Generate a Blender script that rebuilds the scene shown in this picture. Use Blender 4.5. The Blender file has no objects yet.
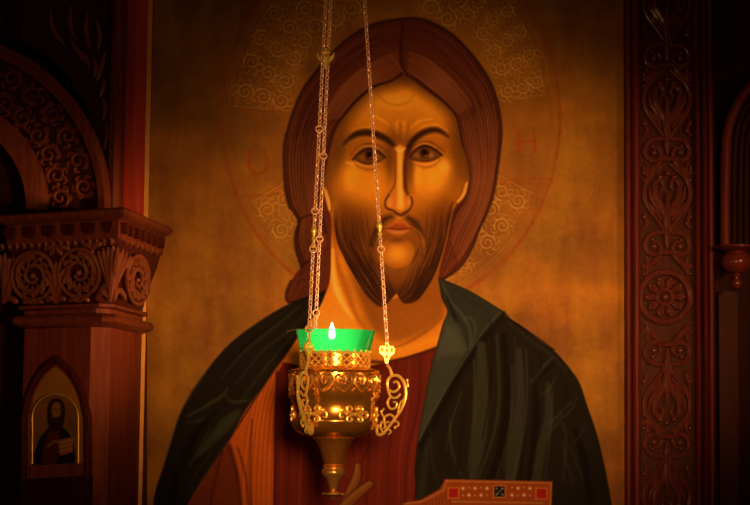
import bpy, math, random
import numpy as np
from mathutils import Vector, Matrix
random.seed(7); rng = np.random.default_rng(5)
SC = bpy.context.scene
COL = SC.collection
PI = math.pi

# ------------------------------------------------------------------ camera
PITCH, ROLL, DIST, F = math.radians(5.65), math.radians(0.6), 3.2, 2000.0
CAM = Vector((0, -DIST, 1.35))
ROT = Matrix.Rotation(PI/2 + PITCH, 3, 'X') @ Matrix.Rotation(ROLL, 3, 'Z')
cd = bpy.data.cameras.new('camera'); cam = bpy.data.objects.new('camera', cd); COL.objects.link(cam)
cam.matrix_world = Matrix.Translation(CAM) @ ROT.to_4x4()
cd.sensor_width = 36; cd.lens = 36*F/750; cd.clip_start = .05; cd.clip_end = 50
SC.camera = cam

def ray(px, py): return ROT @ Vector(((px-375)/F, -(py-252.5)/F, -1))
def at(px, py, Y=0.0):
    d = ray(px, py); return CAM + d*((Y-CAM.y)/d.y)
def at_z(px, py, z):
    d = ray(px, py); return CAM + d*((z-CAM.z)/d.z)
def on_plane(px, py, p, n):
    d = ray(px, py); return CAM + d*((p-CAM).dot(n)/d.dot(n))
def proj(P):
    v = ROT.transposed() @ (Vector(P)-CAM); return (375+F*v.x/-v.z, 252.5-F*v.y/-v.z)
def z_for(P, py):
    lo, hi = .5, 3.0
    for _ in range(40):
        m = (lo+hi)/2
        if proj((P[0], P[1], m))[1] > py: lo = m
        else: hi = m
    return lo

# ------------------------------------------------------------------ colours and materials
def lin(c): c = np.asarray(c, dtype=np.float64); return np.where(c <= .04045, c/12.92, ((c+.055)/1.055)**2.4)
TINT = np.array((1.0, .56, .20))          # colour of the warm lamps; pigments are given as seen under them
def pig(r, g, b): return tuple(np.clip(lin(np.array((r, g, b))/255)/TINT, 0, .9)) + (1,)

def mat(name, rough=.5, metal=0, spec=.5):
    m = bpy.data.materials.new(name); m.use_nodes = True
    b = m.node_tree.nodes['Principled BSDF']
    b.inputs['Roughness'].default_value = rough; b.inputs['Metallic'].default_value = metal
    b.inputs['Specular IOR Level'].default_value = spec
    return m, m.node_tree, b
def noise(nt, scale, stretch=(1, 1, 1), detail=5, rough=.55):
    tc = nt.nodes.new('ShaderNodeTexCoord'); mp = nt.nodes.new('ShaderNodeMapping'); mp.inputs['Scale'].default_value = stretch
    n = nt.nodes.new('ShaderNodeTexNoise'); n.inputs['Scale'].default_value = scale
    n.inputs['Detail'].default_value = detail; n.inputs['Roughness'].default_value = rough
    nt.links.new(tc.outputs['Object'], mp.inputs[0]); nt.links.new(mp.outputs[0], n.inputs['Vector']); return n
def ramp(nt, src, stops):
    r = nt.nodes.new('ShaderNodeValToRGB'); e = r.color_ramp.elements
    e[0].position, e[0].color = stops[0]; e[1].position, e[1].color = stops[-1]
    for p, c in stops[1:-1]:
        k = e.new(p); k.color = c
    nt.links.new(src, r.inputs[0]); return r
def bump(nt, b, src, s, d=.002):
    u = nt.nodes.new('ShaderNodeBump'); u.inputs['Strength'].default_value = s; u.inputs['Distance'].default_value = d
    nt.links.new(src, u.inputs['Height']); nt.links.new(u.outputs[0], b.inputs['Normal'])
def wood(name, c0, c1, rough=.42, stretch=(14, 14, 1)):
    m, nt, b = mat(name, rough, 0, .55 if rough < .37 else .14)
    n = noise(nt, 9, stretch)
    r = ramp(nt, n.outputs[0], [(.3, c0), (.7, c1)]); nt.links.new(r.outputs[0], b.inputs['Base Color'])
    bump(nt, b, n.outputs[0], .25, .001); return m
W_RED = wood('mahogany_wood', pig(92, 31, 11), pig(128, 47, 16))
W_DARK = wood('dark_wood', pig(54, 12, 4), pig(80, 20, 7), .5)
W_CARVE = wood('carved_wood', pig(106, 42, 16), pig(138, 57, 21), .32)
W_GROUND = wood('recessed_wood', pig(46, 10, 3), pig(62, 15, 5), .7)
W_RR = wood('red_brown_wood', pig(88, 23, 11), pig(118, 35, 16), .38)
W_RRC = wood('red_carved_wood', pig(88, 29, 14), pig(114, 42, 20), .27)
W_POL = wood('polished_wood', pig(96, 28, 12), pig(126, 40, 16), .22)
def brass(name, c0, c1, rough, metal=1.0):
    m, nt, b = mat(name, rough, metal)
    n = noise(nt, 60)
    r = ramp(nt, n.outputs[0], [(.35, c0), (.7, c1)]); nt.links.new(r.outputs[0], b.inputs['Base Color'])
    bump(nt, b, n.outputs[0], .1, .0006); return m
BRASS = brass('polished_brass', (.8, .46, .13, 1), (.95, .58, .18, 1), .22, .8)
BRASS_R = brass('dark_brass', (.9, .38, .06, 1), (1, .52, .11, 1), .18, .88)
GILT = brass('bright_gilt', (.9, .64, .15, 1), (1, .8, .24, 1), .34, .6)
CHAINM = brass('chain_brass', (.85, .55, .38, 1), (.95, .66, .48, 1), .36, .45)
GOLDSTRIP = brass('gilded_wood', (.7, .36, .09, 1), (.85, .46, .13, 1), .55, .5)
def paint_mat(name, rough, metal, spec, bumpy=0.0, scale=70):
    m, nt, b = mat(name, rough, metal, spec)
    a = nt.nodes.new('ShaderNodeVertexColor'); a.layer_name = 'pigment'
    nt.links.new(a.outputs[0], b.inputs['Base Color'])
    if bumpy:
        n = noise(nt, scale); bump(nt, b, n.outputs[0], bumpy, .001)
    return m
P_PAINT = paint_mat('tempera_paint', .6, 0, .04)
P_GOLD = paint_mat('gold_leaf_ground', .5, .12, .1, .3, 45)
def plain(name, c, rough=.6, metal=0):
    m, nt, b = mat(name, rough, metal)
    n = noise(nt, 30); k = lambda f: tuple(x*f for x in c[:3])+(1,)
    r = ramp(nt, n.outputs[0], [(.3, k(.85)), (.7, k(1.1))]); nt.links.new(r.outputs[0], b.inputs['Base Color']); return m
WALLM = plain('dark_plaster', pig(30, 12, 6), .9)
GILTPANEL = plain('gilded_panel', pig(176, 92, 18), .45, .2)
WIRE = plain('dark_wire', (.25, .14, .06, 1), .4, .8)

# ------------------------------------------------------------------ object helpers
ROOTLOC = {}
def tag(o, label=None, cat=None, group=None, kind=None):
    if label: o['label'] = label
    if cat: o['category'] = cat
    if group: o['group'] = group
    if kind: o['kind'] = kind
    return o
def thing(name, label, cat, loc, kind='thing', group=None):
    o = bpy.data.objects.new(name, None); COL.objects.link(o); o.location = loc; o.empty_display_size = .05
    ROOTLOC[o.name] = Vector(loc); return tag(o, label, cat, group, kind)
def link_mesh(name, me, parent, m, origin=None):
    me.materials.append(m)
    o = bpy.data.objects.new(name, me); COL.objects.link(o)
    if parent is not None: o.parent = parent; ROOTLOC[o.name] = ROOTLOC[parent.name]
    else: o.location = origin or (0, 0, 0); ROOTLOC[o.name] = Vector(o.location)
    return o
class MB:
    def __init__(s): s.v = []; s.f = []
    def add(s, vs, fs):
        b = len(s.v); s.v += [tuple(p) for p in vs]; s.f += [tuple(i+b for i in q) for q in fs]
    def tube(s, pts, r, seg=8, closed=False, caps=True, flat=1.0, up=None):
        P = [Vector(p) for p in pts]; n = len(P)
        R = list(r) if hasattr(r, '__len__') else [r]*n
        T = []
        for i in range(n):
            a = P[(i-1) % n] if (closed or i > 0) else P[i]; b = P[(i+1) % n] if (closed or i < n-1) else P[i]
            t = b-a; T.append(t.normalized() if t.length > 1e-9 else Vector((0, 0, 1)))
        u = Vector(up) if up is not None else Vector((0, -1, 0))
        if abs(u.dot(T[0])) > .95: u = Vector((1, 0, 0))
        vs = []; N = None
        for i in range(n):
            if up is not None and abs(Vector(up).dot(T[i])) < .97: w = Vector(up)
            else: w = N if N is not None else u
            N = (w - T[i]*w.dot(T[i])); N = N.normalized() if N.length > 1e-9 else u
            B = T[i].cross(N)
            for k in range(seg):
                a = 2*PI*k/seg; vs.append(P[i] + N*(math.cos(a)*R[i]*flat) + B*(math.sin(a)*R[i]))
        fs = []
        for i in range(n if closed else n-1):
            j = (i+1) % n
            for k in range(seg):
                l = (k+1) % seg; fs.append((i*seg+k, i*seg+l, j*seg+l, j*seg+k))
        if caps and not closed: fs += [tuple(range(seg))[::-1], tuple((n-1)*seg+k for k in range(seg))]
        s.add(vs, fs)
    def lathe(s, prof, c, seg=64, cap=True):      # prof: (radius, z), c: axis (x, y)
        vs = []; fs = []; n = len(prof)
        for r, z in prof:
            for k in range(seg):
                a = 2*PI*k/seg; vs.append((c[0]+r*math.cos(a), c[1]+r*math.sin(a), z))
        for i in range(n-1):
            for k in range(seg):
                l = (k+1) % seg; fs.append((i*seg+k, i*seg+l, (i+1)*seg+l, (i+1)*seg+k))
        if cap: fs += [tuple(range(seg))[::-1], tuple((n-1)*seg+k for k in range(seg))]
        s.add(vs, fs)
    def box(s, x0, x1, y0, y1, z0, z1, bev=0):
        s.add([(x0, y0, z0), (x1, y0, z0), (x1, y1, z0), (x0, y1, z0), (x0, y0, z1), (x1, y0, z1), (x1, y1, z1), (x0, y1, z1)],
              [(0, 3, 2, 1), (4, 5, 6, 7), (0, 1, 5, 4), (1, 2, 6, 5), (2, 3, 7, 6), (3, 0, 4, 7)])
    def loft(s, rings, cap=True):                # rings of equal length, closed loops of 3d points
        n = len(rings[0]); vs = [p for r in rings for p in r]; fs = []
        for i in range(len(rings)-1):
            for k in range(n):
                l = (k+1) % n; fs.append((i*n+k, i*n+l, (i+1)*n+l, (i+1)*n+k))
        if cap: fs += [tuple(range(n))[::-1], tuple((len(rings)-1)*n+k for k in range(n))]
        s.add(vs, fs)
    def ball(s, c, r, seg=12, sz=1.0):
        c = Vector(c); vs = []; fs = []
        for i in range(seg+1):
            t = PI*i/seg
            for k in range(seg*2):
                a = PI*k/seg; vs.append(c+Vector((r*math.sin(t)*math.cos(a), r*math.sin(t)*math.sin(a), r*sz*math.cos(t))))
        m = seg*2
        for i in range(seg):
            for k in range(m): fs.append((i*m+k, (i+1)*m+k, (i+1)*m+(k+1) % m, i*m+(k+1) % m))
        s.add(vs, fs)
    def build(s, name, m, parent=None, smooth=True, origin=None, angle=40):
        o0 = ROOTLOC[parent.name] if parent is not None else Vector(origin or (0, 0, 0))
        me = bpy.data.meshes.new(name); me.from_pydata([tuple(Vector(p)-o0) for p in s.v], [], s.f); me.validate()
        import bmesh
        b = bmesh.new(); b.from_mesh(me); bmesh.ops.remove_doubles(b, verts=b.verts, dist=1e-6)
        bmesh.ops.recalc_face_normals(b, faces=b.faces)
        for e in b.edges:
            if len(e.link_faces) == 2: e.smooth = e.calc_face_angle(0) < math.radians(angle)
        for f in b.faces: f.smooth = smooth
        b.to_mesh(me); b.free()
        return link_mesh(name, me, parent, m, tuple(o0))

def spl(pts, closed=False, n=8):
    P = np.array(pts, float); N = len(P); out = []
    R = N if closed else N-1
    for i in range(R):
        if closed: a, b, c, d = P[(i-1) % N], P[i], P[(i+1) % N], P[(i+2) % N]
        else: a, b, c, d = P[max(i-1, 0)], P[i], P[i+1], P[min(i+2, N-1)]
        for k in range(n):
            t = k/n
            out.append(.5*((2*b)+(c-a)*t+(2*a-5*b+4*c-d)*t*t+(3*b-a-3*c+d)*t**3))
    if not closed: out.append(P[-1])
    return np.array(out)
def spiral(cx, cy, r0, r1, a0, turns, n=22):
    return [(cx+(r0+(r1-r0)*k/n)*math.cos(a0+2*PI*turns*k/n), cy+(r0+(r1-r0)*k/n)*math.sin(a0+2*PI*turns*k/n)) for k in range(n+1)]

# ------------------------------------------------------------------ a small painter: pigment on a dense flat grid
class Canvas:
    def __init__(s, x0, x1, y0, y1, step):
        s.xs = np.arange(x0, x1+step*.5, step); s.ys = np.arange(y0, y1+step*.5, step); s.step = step
        s.X, s.Y = np.meshgrid(s.xs, s.ys); s.img = np.zeros(s.X.shape+(3,)); s.id = np.zeros(s.X.shape, np.int32); s.h = np.zeros(s.X.shape)
    def win(s, x0, x1, y0, y1):
        a = np.searchsorted(s.xs, [x0, x1]); b = np.searchsorted(s.ys, [y0, y1]); return slice(b[0], b[1]), slice(a[0], a[1])
    def sd(s, P, m=6):
        P = np.array(P, float); w = s.win(P[:, 0].min()-m, P[:, 0].max()+m, P[:, 1].min()-m, P[:, 1].max()+m)
        X, Y = s.X[w], s.Y[w]; D = np.full(X.shape, 1e9); ins = np.zeros(X.shape, bool); Q = np.roll(P, -1, 0)
        for (ax, ay), (bx, by) in zip(P, Q):
            ex, ey = bx-ax, by-ay; L = ex*ex+ey*ey
            if L < 1e-12: continue
            t = np.clip(((X-ax)*ex+(Y-ay)*ey)/L, 0, 1); D = np.minimum(D, (X-ax-t*ex)**2+(Y-ay-t*ey)**2)
            if ay != by: ins ^= ((ay > Y) != (by > Y)) & (X < ex*(Y-ay)/ey+ax)
        D = np.sqrt(D); return w, np.where(ins, -D, D)
    def mask(s, P, blur=.8):
        M = np.zeros(s.X.shape); w, d = s.sd(P, 3+2*blur); M[w] = np.clip(.5-d/(2*blur), 0, 1); return M
    def mix(s, w, a, c):
        a = a[..., None]; s.img[w] = s.img[w]*(1-a)+np.array(c)/255*a
    def fill(s, P, c, blur=.8, alpha=1, id=None, clip=None):
        w, d = s.sd(P, 3+2*blur); a = np.clip(.5-d/(2*blur), 0, 1)*alpha
        if clip is not None: a = a*clip[w]
        s.mix(w, a, c)
        if id is not None:
            g = d < 0
            if clip is not None: g &= clip[w] > .5
            s.id[w] = np.where(g, id, s.id[w])
    def line(s, P, wd, c, alpha=1, blur=.8, clip=None, h=0, id=None):
        P = np.array(P, float); n = len(P); W = np.array(wd, float) if hasattr(wd, '__len__') else np.full(n, float(wd))
        if len(W) != n: W = np.interp(np.linspace(0, 1, n), np.linspace(0, 1, len(W)), W)
        m = W.max()+2*blur+1; w = s.win(P[:, 0].min()-m, P[:, 0].max()+m, P[:, 1].min()-m, P[:, 1].max()+m)
        X, Y = s.X[w], s.Y[w]
        if X.size == 0: return
        D = np.full(X.shape, 1e9)
        for i in range(n-1):
            (ax, ay), (bx, by) = P[i], P[i+1]; ex, ey = bx-ax, by-ay; L = max(ex*ex+ey*ey, 1e-9)
            t = np.clip(((X-ax)*ex+(Y-ay)*ey)/L, 0, 1)
            D = np.minimum(D, np.hypot(X-ax-t*ex, Y-ay-t*ey)-(W[i]+t*(W[i+1]-W[i]))/2)
        a = np.clip(.5-D/(2*blur), 0, 1)*alpha
        if clip is not None: a = a*clip[w]
        if c is not None: s.mix(w, a, c)
        if h: s.h[w] = np.maximum(s.h[w], h*a/max(alpha, .01))
        if id is not None: s.id[w] = np.where((D < .3) & ((clip[w] > .5) if clip is not None else True), id, s.id[w])
    def blob(s, cx, cy, rx, ry, rot, c, alpha, clip=None, p=1.0):
        m = 2.2*max(rx, ry); w = s.win(cx-m, cx+m, cy-m, cy+m); X, Y = s.X[w]-cx, s.Y[w]-cy
        ca, sa = math.cos(math.radians(rot)), math.sin(math.radians(rot))
        q = ((X*ca+Y*sa)/rx)**2+((Y*ca-X*sa)/ry)**2; a = np.exp(-q**p)*alpha
        if clip is not None: a = a*clip[w]
        s.mix(w, a, c)
    def fbm(s, fx, fy, oct=4, seed=1):
        r = np.random.default_rng(seed); out = np.zeros(s.X.shape); amp = 1
        for o in range(oct):
            gx, gy = int((s.xs[-1]-s.xs[0])*fx)+4, int((s.ys[-1]-s.ys[0])*fy)+4
            G = r.random((gy+2, gx+2)); u = (s.X-s.xs[0])*fx; v = (s.Y-s.ys[0])*fy
            i, j = u.astype(int), v.astype(int); du, dv = u-i, v-j; du = du*du*(3-2*du); dv = dv*dv*(3-2*dv)
            out += amp*((G[j, i]*(1-du)+G[j, i+1]*du)*(1-dv)+(G[j+1, i]*(1-du)+G[j+1, i+1]*du)*dv-.5)
            amp *= .55; fx *= 2; fy *= 2
        return out
    def regions(s, pos):                         # pos(X, Y, h) -> world coordinates arrays; yields id -> mesh
        h, w = s.X.shape; V = pos(s.X, s.Y, s.h).reshape(-1, 3)
        C = np.clip(lin(np.clip(s.img, 0, 1))/TINT, 0, .92).reshape(-1, 3); C = np.hstack([C, np.ones((len(C), 1))])
        I = np.arange(h*w).reshape(h, w); q = np.stack([I[:-1, :-1], I[1:, :-1], I[1:, 1:], I[:-1, 1:]], -1)
        ids = s.id[:-1, :-1]; out = {}
        for k in np.unique(ids):
            Q = q[ids == k]; u, inv = np.unique(Q, return_inverse=True); out[int(k)] = (V[u], inv.reshape(-1, 4), C[u])
        return out
def grid_object(name, data, parent, m):
    V, Q, C = data; me = bpy.data.meshes.new(name); V = V-np.array(ROOTLOC[parent.name])
    me.vertices.add(len(V)); me.vertices.foreach_set('co', V.astype(np.float32).ravel())
    me.loops.add(Q.size); me.loops.foreach_set('vertex_index', Q.astype(np.int32).ravel())
    me.polygons.add(len(Q)); me.polygons.foreach_set('loop_start', np.arange(0, Q.size, 4, dtype=np.int32))
    me.update(calc_edges=True)
    a = me.color_attributes.new('pigment', 'FLOAT_COLOR', 'POINT'); a.data.foreach_set('color', C.astype(np.float32).ravel())
    me.polygons.foreach_set('use_smooth', np.ones(len(Q), bool)); me.update()
    return link_mesh(name, me, parent, m)

# ================================================================== THE LARGE ICON
cv = Canvas(147, 625.2, -8, 514, .66)
X, Y = cv.X, cv.Y
n1 = cv.fbm(.012, .02, 5, 3); n2 = cv.fbm(.05, .012, 4, 8); n3 = cv.fbm(.25, .25, 2, 9)
base = np.array((146, 76, 12.))[None, None]*(1+.30*n1+.16*n2+.05*n3)[..., None]
base[..., 1] += 9*n2; cv.img[:] = base/255
# ---- outlines traced in the photo's frame
def chain_pts(*segs):
    o = []
    for s_ in segs: o += list(map(tuple, s_))
    return o
HAIR_TOP = [(286, 135), (293, 112), (302, 91), (315.5, 72), (334, 51), (353, 35), (374, 24), (401, 18.7), (421, 19), (435, 24), (451, 33.4), (464, 45.5), (477.5, 61.5), (488, 77.5), (495, 93.6), (499.5, 112), (501.5, 132), (500, 151), (497, 173), (493.6, 194), (487, 213), (479, 230), (472, 248), (461, 266), (447, 277), (438, 282)]
HAIR_LEFT = [(300, 302), (288, 302), (286, 293), (290.7, 281), (301.4, 266), (296, 251.5), (295, 235.5), (299, 222), (289.5, 208), (285.5, 192), (284, 173.5), (283.6, 149.4)]
HAIR = chain_pts(spl(HAIR_TOP, n=5), [(420, 300), (330, 310)], spl(HAIR_LEFT[:4], n=5), spl(HAIR_LEFT[4:8], n=5)[0:], spl(HAIR_LEFT[8:]+[(286, 135)], n=5)[:-1])
FACE_L = [(404, 76), (390, 83), (375, 88), (361.5, 98.7), (348, 113), (337, 129.5), (331, 149.5), (327, 168), (323.5, 187), (324.5, 197), (328.5, 211.5)]
FACE_R = [(404, 76), (414, 82), (425.7, 90.7), (441.7, 102.7), (453.7, 114.8), (457.8, 128), (460, 141.5), (466, 157.5), (469, 173.6), (468.5, 184), (463, 197.6), (457, 204)]
JAW_R = [(457, 204), (451, 222), (446, 243), (441, 262), (437, 281)]
FACE = chain_pts(spl(FACE_L, n=5), [(333, 217), (337, 243), (346, 262), (360, 288), (390, 300), (420, 290), (438, 262), (446, 235), (452, 212)], spl(FACE_R, n=5)[::-1][:-1])
NECK = chain_pts(spl([(330, 205), (331.5, 225), (331, 243), (330, 278), (324, 297), (313.5, 315.7), (297, 338), (283, 362)], n=4), [(330, 372), (371, 366), (405, 357), (437, 347)],
                 spl([(437, 346), (443, 324), (447.5, 311), (441.7, 298), (438.5, 279), (441, 262), (448, 235), (453, 210)], n=4))
BEARD = chain_pts(spl([(333, 212), (334.5, 228), (338, 244), (345.6, 260), (356, 279), (365.6, 294), (377.6, 305.5), (386, 304.5), (393.7, 296), (397, 293.5), (400, 299), (405.7, 303.6), (418, 299.6), (431, 281), (438, 265), (444.5, 243.5), (450, 222), (453, 205)], n=5), [(456, 192), (444, 186), (420, 196), (400, 214), (372, 196), (344, 188), (333, 192)])
MANT_L = chain_pts(spl([(325, 291.5), (305.6, 297.5), (284, 307), (260, 321.5), (236, 339), (219, 355.6), (207, 371), (196.5, 385), (183, 408), (175.5, 427), (168.5, 451), (162.5, 470), (157.5, 484), (154, 500), (151, 518)], n=4),
                   [(180, 518)], spl([(188, 504), (198, 487), (212, 465.6), (228, 441.6), (245.6, 410), (264.8, 384), (281, 359), (297, 337), (313.5, 316), (322, 302), (325, 291.5)], n=4))
MANT_R = chain_pts(spl([(438.5, 277.5), (452, 283), (469, 290.5), (487, 301), (504, 312)], n=4), spl([(506, 316.5), (520, 325), (529, 332), (541, 341.5), (554, 350.5), (563, 360), (571, 370), (580, 384), (588, 408), (595, 428), (601, 450), (607, 478), (611.7, 505), (613, 518)], n=4),
                   [(414, 518)], spl([(414.4, 500), (415.4, 481), (414.4, 471), (417.6, 439), (422.5, 410), (430.5, 369), (437, 346), (443, 324), (447.5, 311), (441.7, 298), (438.5, 279)], n=4))
TUNIC = [(300, 333), (330, 366), (371, 364), (405, 357), (440, 346), (432, 400), (420, 518), (150, 518), (190, 460), (262, 384)]
HX, HY, HRX, HRY = 391, 118, 169, 191
def hal(a, k=1.0): return (HX+HRX*k*math.cos(math.radians(a)), HY+HRY*k*math.sin(math.radians(a)))
# ---- halo
HALO = [hal(a) for a in np.linspace(0, 360, 90, endpoint=False)]
cv.fill(HALO, (146, 76, 12), 1.2, .25, id=2)
for q, al in ((1.0, .75), (.945, .28)):
    L = [hal(a, q) for a in np.linspace(-90, 270, 150)]
    for i in range(0, 149, 3): cv.line(L[i:i+4], 3.0 if q == 1 else 1.3, (146, 42, 8), al*random.uniform(.45, .8), 1.2)
hm = np.maximum(0, 1-np.abs(cv.h))
def orn(P, w=1.2, c=(212, 132, 50), a=.62): cv.line(P, w, c, a, .7, h=.0006)
def sector(a0, a1, k_in, k_out, rows, seed):
    R = random.Random(seed); nA = max(2, int(abs(a1-a0)/9))
    for i in range(nA):
        a = a0+(a1-a0)*(i+.5)/nA
        for j in range(rows):
            k = k_in(a)+(k_out-k_in(a))*(j+.5)/rows
            cx, cy = hal(a+R.uniform(-1.2, 1.2), k); r = (k_out-k_in(a))/rows*HRX*.46; r = max(4, min(r, 13))
            sg = 1 if (i+j) % 2 else -1; st = R.uniform(0, 2*PI)
            orn(spiral(cx, cy, r, r*.2, st, sg*1.6, 26), [1.7, .9])
            for t in range(8):
                b = st+sg*2*PI*t/8+.4; x0, y0 = cx+r*math.cos(b), cy+r*math.sin(b)
                orn(spl([(x0, y0), (x0+4*math.cos(b+sg*.6), y0+4*math.sin(b+sg*.6)), (x0+7*math.cos(b+sg*1.3), y0+7*math.sin(b+sg*1.3))], n=3), [1.6, .4], a=.4)
    for q in (0.02, -.02):
        orn([hal(a, k_out+.01+q) for a in np.linspace(a0, a1, 24)], .8, a=.28)
    for a in (a0, a1): orn([hal(a, k_in(a)), hal(a, k_out)], .9, a=.3)
ki = lambda a: .62
sector(25, 74, lambda a: .60 if a < 50 else .70, .92, 3, 1)
sector(112, 152, lambda a: .60, .93, 3, 2)
sector(184, 252, lambda a: .60 if a < 235 else .56, .93, 3, 3)
sector(288, 352, lambda a: .56 if a < 310 else .66, .93, 3, 4)
RED = (150, 44, 8)
for P in ([(400+100, 184), (552, 184)], [(500, 180), (553, 179)], [(236, 197), (286, 194)], [(236, 110), (288, 112)]): cv.line(P, 1.6, RED, .42, 1.2)
cv.line(spl([(250, 150), (249, 162), (252, 172), (258, 174), (265, 171), (267, 161), (264, 151)], n=5), 3.0, (158, 46, 10), .62, 1.1, id=30)
for P in ([(518, 132), (518, 152)], [(534, 131), (535, 151)], [(518, 142), (535, 141)]): cv.line(P, 2.3, (164, 44, 8), .62, .9, id=31)
# ---- tunic
cv.fill(TUNIC, (104, 25, 9), 1, id=8); TM = cv.mask(TUNIC)
CLAV = [(262, 384), (300, 333), (278, 372), (276, 420), (274, 518), (242, 518), (236, 470), (228, 441)]
cv.fill([(300, 336), (277, 374), (275, 420), (273.5, 518), (160, 518), (188, 500), (225, 440), (264, 383)], (192, 74, 13), 1, id=32)
CM = cv.mask([(300, 336), (277, 374), (275, 420), (273.5, 518), (160, 518), (188, 500), (225, 440), (264, 383)])
cv.fill([(226, 440), (232, 452), (238, 475), (240, 518), (150, 518), (188, 503)], (104, 34, 9), 2.5, .85, clip=CM)
for i in range(16):
    x = 245+i*2; cv.line(spl([(x+22-i*.6, 352+i*2), (x+6, 410), (x-2+i*.4, 460), (x-4+i*.5, 518)], n=6), [.6, 1.4, .6], (222, 106, 26) if i % 2 else (140, 48, 9), .36, .7, clip=CM)
for P, w in (([(229, 445), (236, 470), (240, 500), (241, 518)], 4), ([(222, 452), (214, 485), (208, 518)], 2.5), ([(252, 420), (250, 470), (252, 518)], 1.4), ([(238, 448), (246, 478), (250, 518)], 1.6)): cv.line(spl(P, n=6), w, (78, 20, 6), .7, 1.3, clip=CM)
cv.line(spl([(277, 372), (275.5, 420), (274, 518)], n=6), 2.4, (66, 14, 6), .8, 1, clip=TM)
for x0, x1, c, a in ((284, 280, (146, 48, 18), .4), (292, 287, (70, 14, 7), .5), (306, 299, (150, 52, 20), .5), (318, 309, (66, 12, 7), .6), (372, 366, (64, 12, 7), .6), (362, 355, (132, 36, 14), .4), (384, 378, (134, 38, 15), .45), (396, 387, (70, 14, 7), .5), (409, 398, (140, 42, 16), .5), (420, 405, (66, 12, 7), .55), (428, 410, (134, 38, 14), .4)):
    cv.line(spl([(x0, 345), (x0-1, 400), (x1+2, 455), (x1, 518)], n=6), [1, 2.6, 2.2, 1.4], c, a, 1.2, clip=TM)
# hand
for P, w in (([(358, 466), (357, 475), (351, 490), (344, 506)], [6, 8.5, 9.5]), ([(370, 484), (362, 490), (348, 502), (338, 516)], [6.5, 9, 12])):
    cv.line(spl(P, n=6), np.array(w)+2.2, (60, 18, 6), .8, .9, id=10); cv.line(spl(P, n=6), w, (118, 56, 13), 1, 1.0, id=10)
    cv.line(spl([(x-1, y-1) for x, y in P], n=6), 2.4, (160, 86, 24), .6, 1.6)
cv.line(spl([(372, 442), (362, 462), (362, 476)], n=5), 1.6, (56, 16, 6), .6, .9)
# ---- hair
cv.fill(HAIR, (98, 35, 12), .9, id=3); HM = cv.mask(HAIR)
IR = spl([(405, 73), (416, 80), (428, 89), (443, 101), (455, 114), (460, 130), (464, 150), (470, 172), (467, 195), (455, 215), (448, 240), (440, 276)], n=6)
OR = spl([(404, 20), (435, 24), (464, 45), (480, 65), (492, 85), (500, 112), (501, 135), (497, 173), (488, 212), (472, 248), (458, 268), (444, 279)], n=6)
IL = spl([(403, 73), (390, 82), (374, 87), (358, 99), (345, 114), (334, 129), (328, 149), (324, 168), (320, 188), (322, 215), (328, 250), (326, 292)], n=6)
OL = spl([(402, 20), (374, 24), (334, 51), (302, 91), (288, 125), (284, 150), (284, 173), (289, 206), (298, 222), (297, 245), (302, 266), (292, 296)], n=6)
for I_, O_, cnt, lt in ((IR, OR, 60, (140, 66, 26)), (IL, OL, 60, (122, 54, 20))):
    for k in range(cnt):
        s_ = (k+.5)/cnt; P = I_*(1-s_)+O_*s_; wob = np.sin(np.linspace(0, 7+4*s_, len(P))+s_*9)*.8
        P = P+np.stack([wob, wob*.4], 1)
        a0, a1 = sorted((random.uniform(0, .5), random.uniform(.55, 1))); i0, i1 = int(a0*len(P)), int(a1*len(P))
        cv.line(P[max(i0, 1):i1], [.4, 1.5, .4], lt if k % 2 else (46, 14, 6), .6 if k % 2 else .55, .7, clip=HM)
    for k in range(15):                       # bright locks by the brow and the crown
        s_ = .05+.4*k/15; P = (I_*(1-s_)+O_*s_)[2:26]; cv.line(P, [.3, 1.6, .2], (176, 88, 34), .5, .8, clip=HM)
    for k in range(13):
        s_ = .04+.9*k/13; P = (I_*(1-s_)+O_*s_)[28:60]; cv.line(P, [.3, 1.6, .3], (172, 82, 30), .55, .8, clip=HM)
cv.line(spl([(403, 22), (401, 48), (403, 74)], n=6), [1.5, 3.2, 2.4], (42, 13, 5), .6, 1.6, clip=HM)
cv.line(IR[:60], 3, (46, 14, 5), .6, 1.4); cv.line(IL[:58], 3.4, (46, 14, 5), .6, 1.6)
for s_ in range(5): cv.line(spl([(404, 74), (398-4*s_, 66-s_*5), (388-8*s_, 68-6*s_), (376-9*s_, 76-4*s_)], n=5), 1, (150, 76, 30), .22, .7, clip=HM)
for L in (spl(HAIR_TOP, n=5), spl(HAIR_LEFT[:4], n=5), spl(HAIR_LEFT[4:8], n=5), spl(HAIR_LEFT[8:]+[(286, 135)], n=5)): cv.line(L, 2.6, (48, 15, 6), .75, 1.0)
for P in ([(301.4, 266), (312, 260), (322, 262)], [(298, 221), (306, 216), (318, 214)]): cv.line(spl(P, n=5), [3, .6], (44, 14, 6), .7, 1.2)
for P in ([(299, 240), (307, 226), (322, 222)], [(300, 252), (306, 238), (321, 232)], [(290, 296), (297, 280), (316, 270)], [(294, 298), (303, 285), (320, 278)]): cv.line(spl(P, n=5), [1.6, .5], (128, 56, 20), .5, 1.0, clip=HM)
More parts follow.
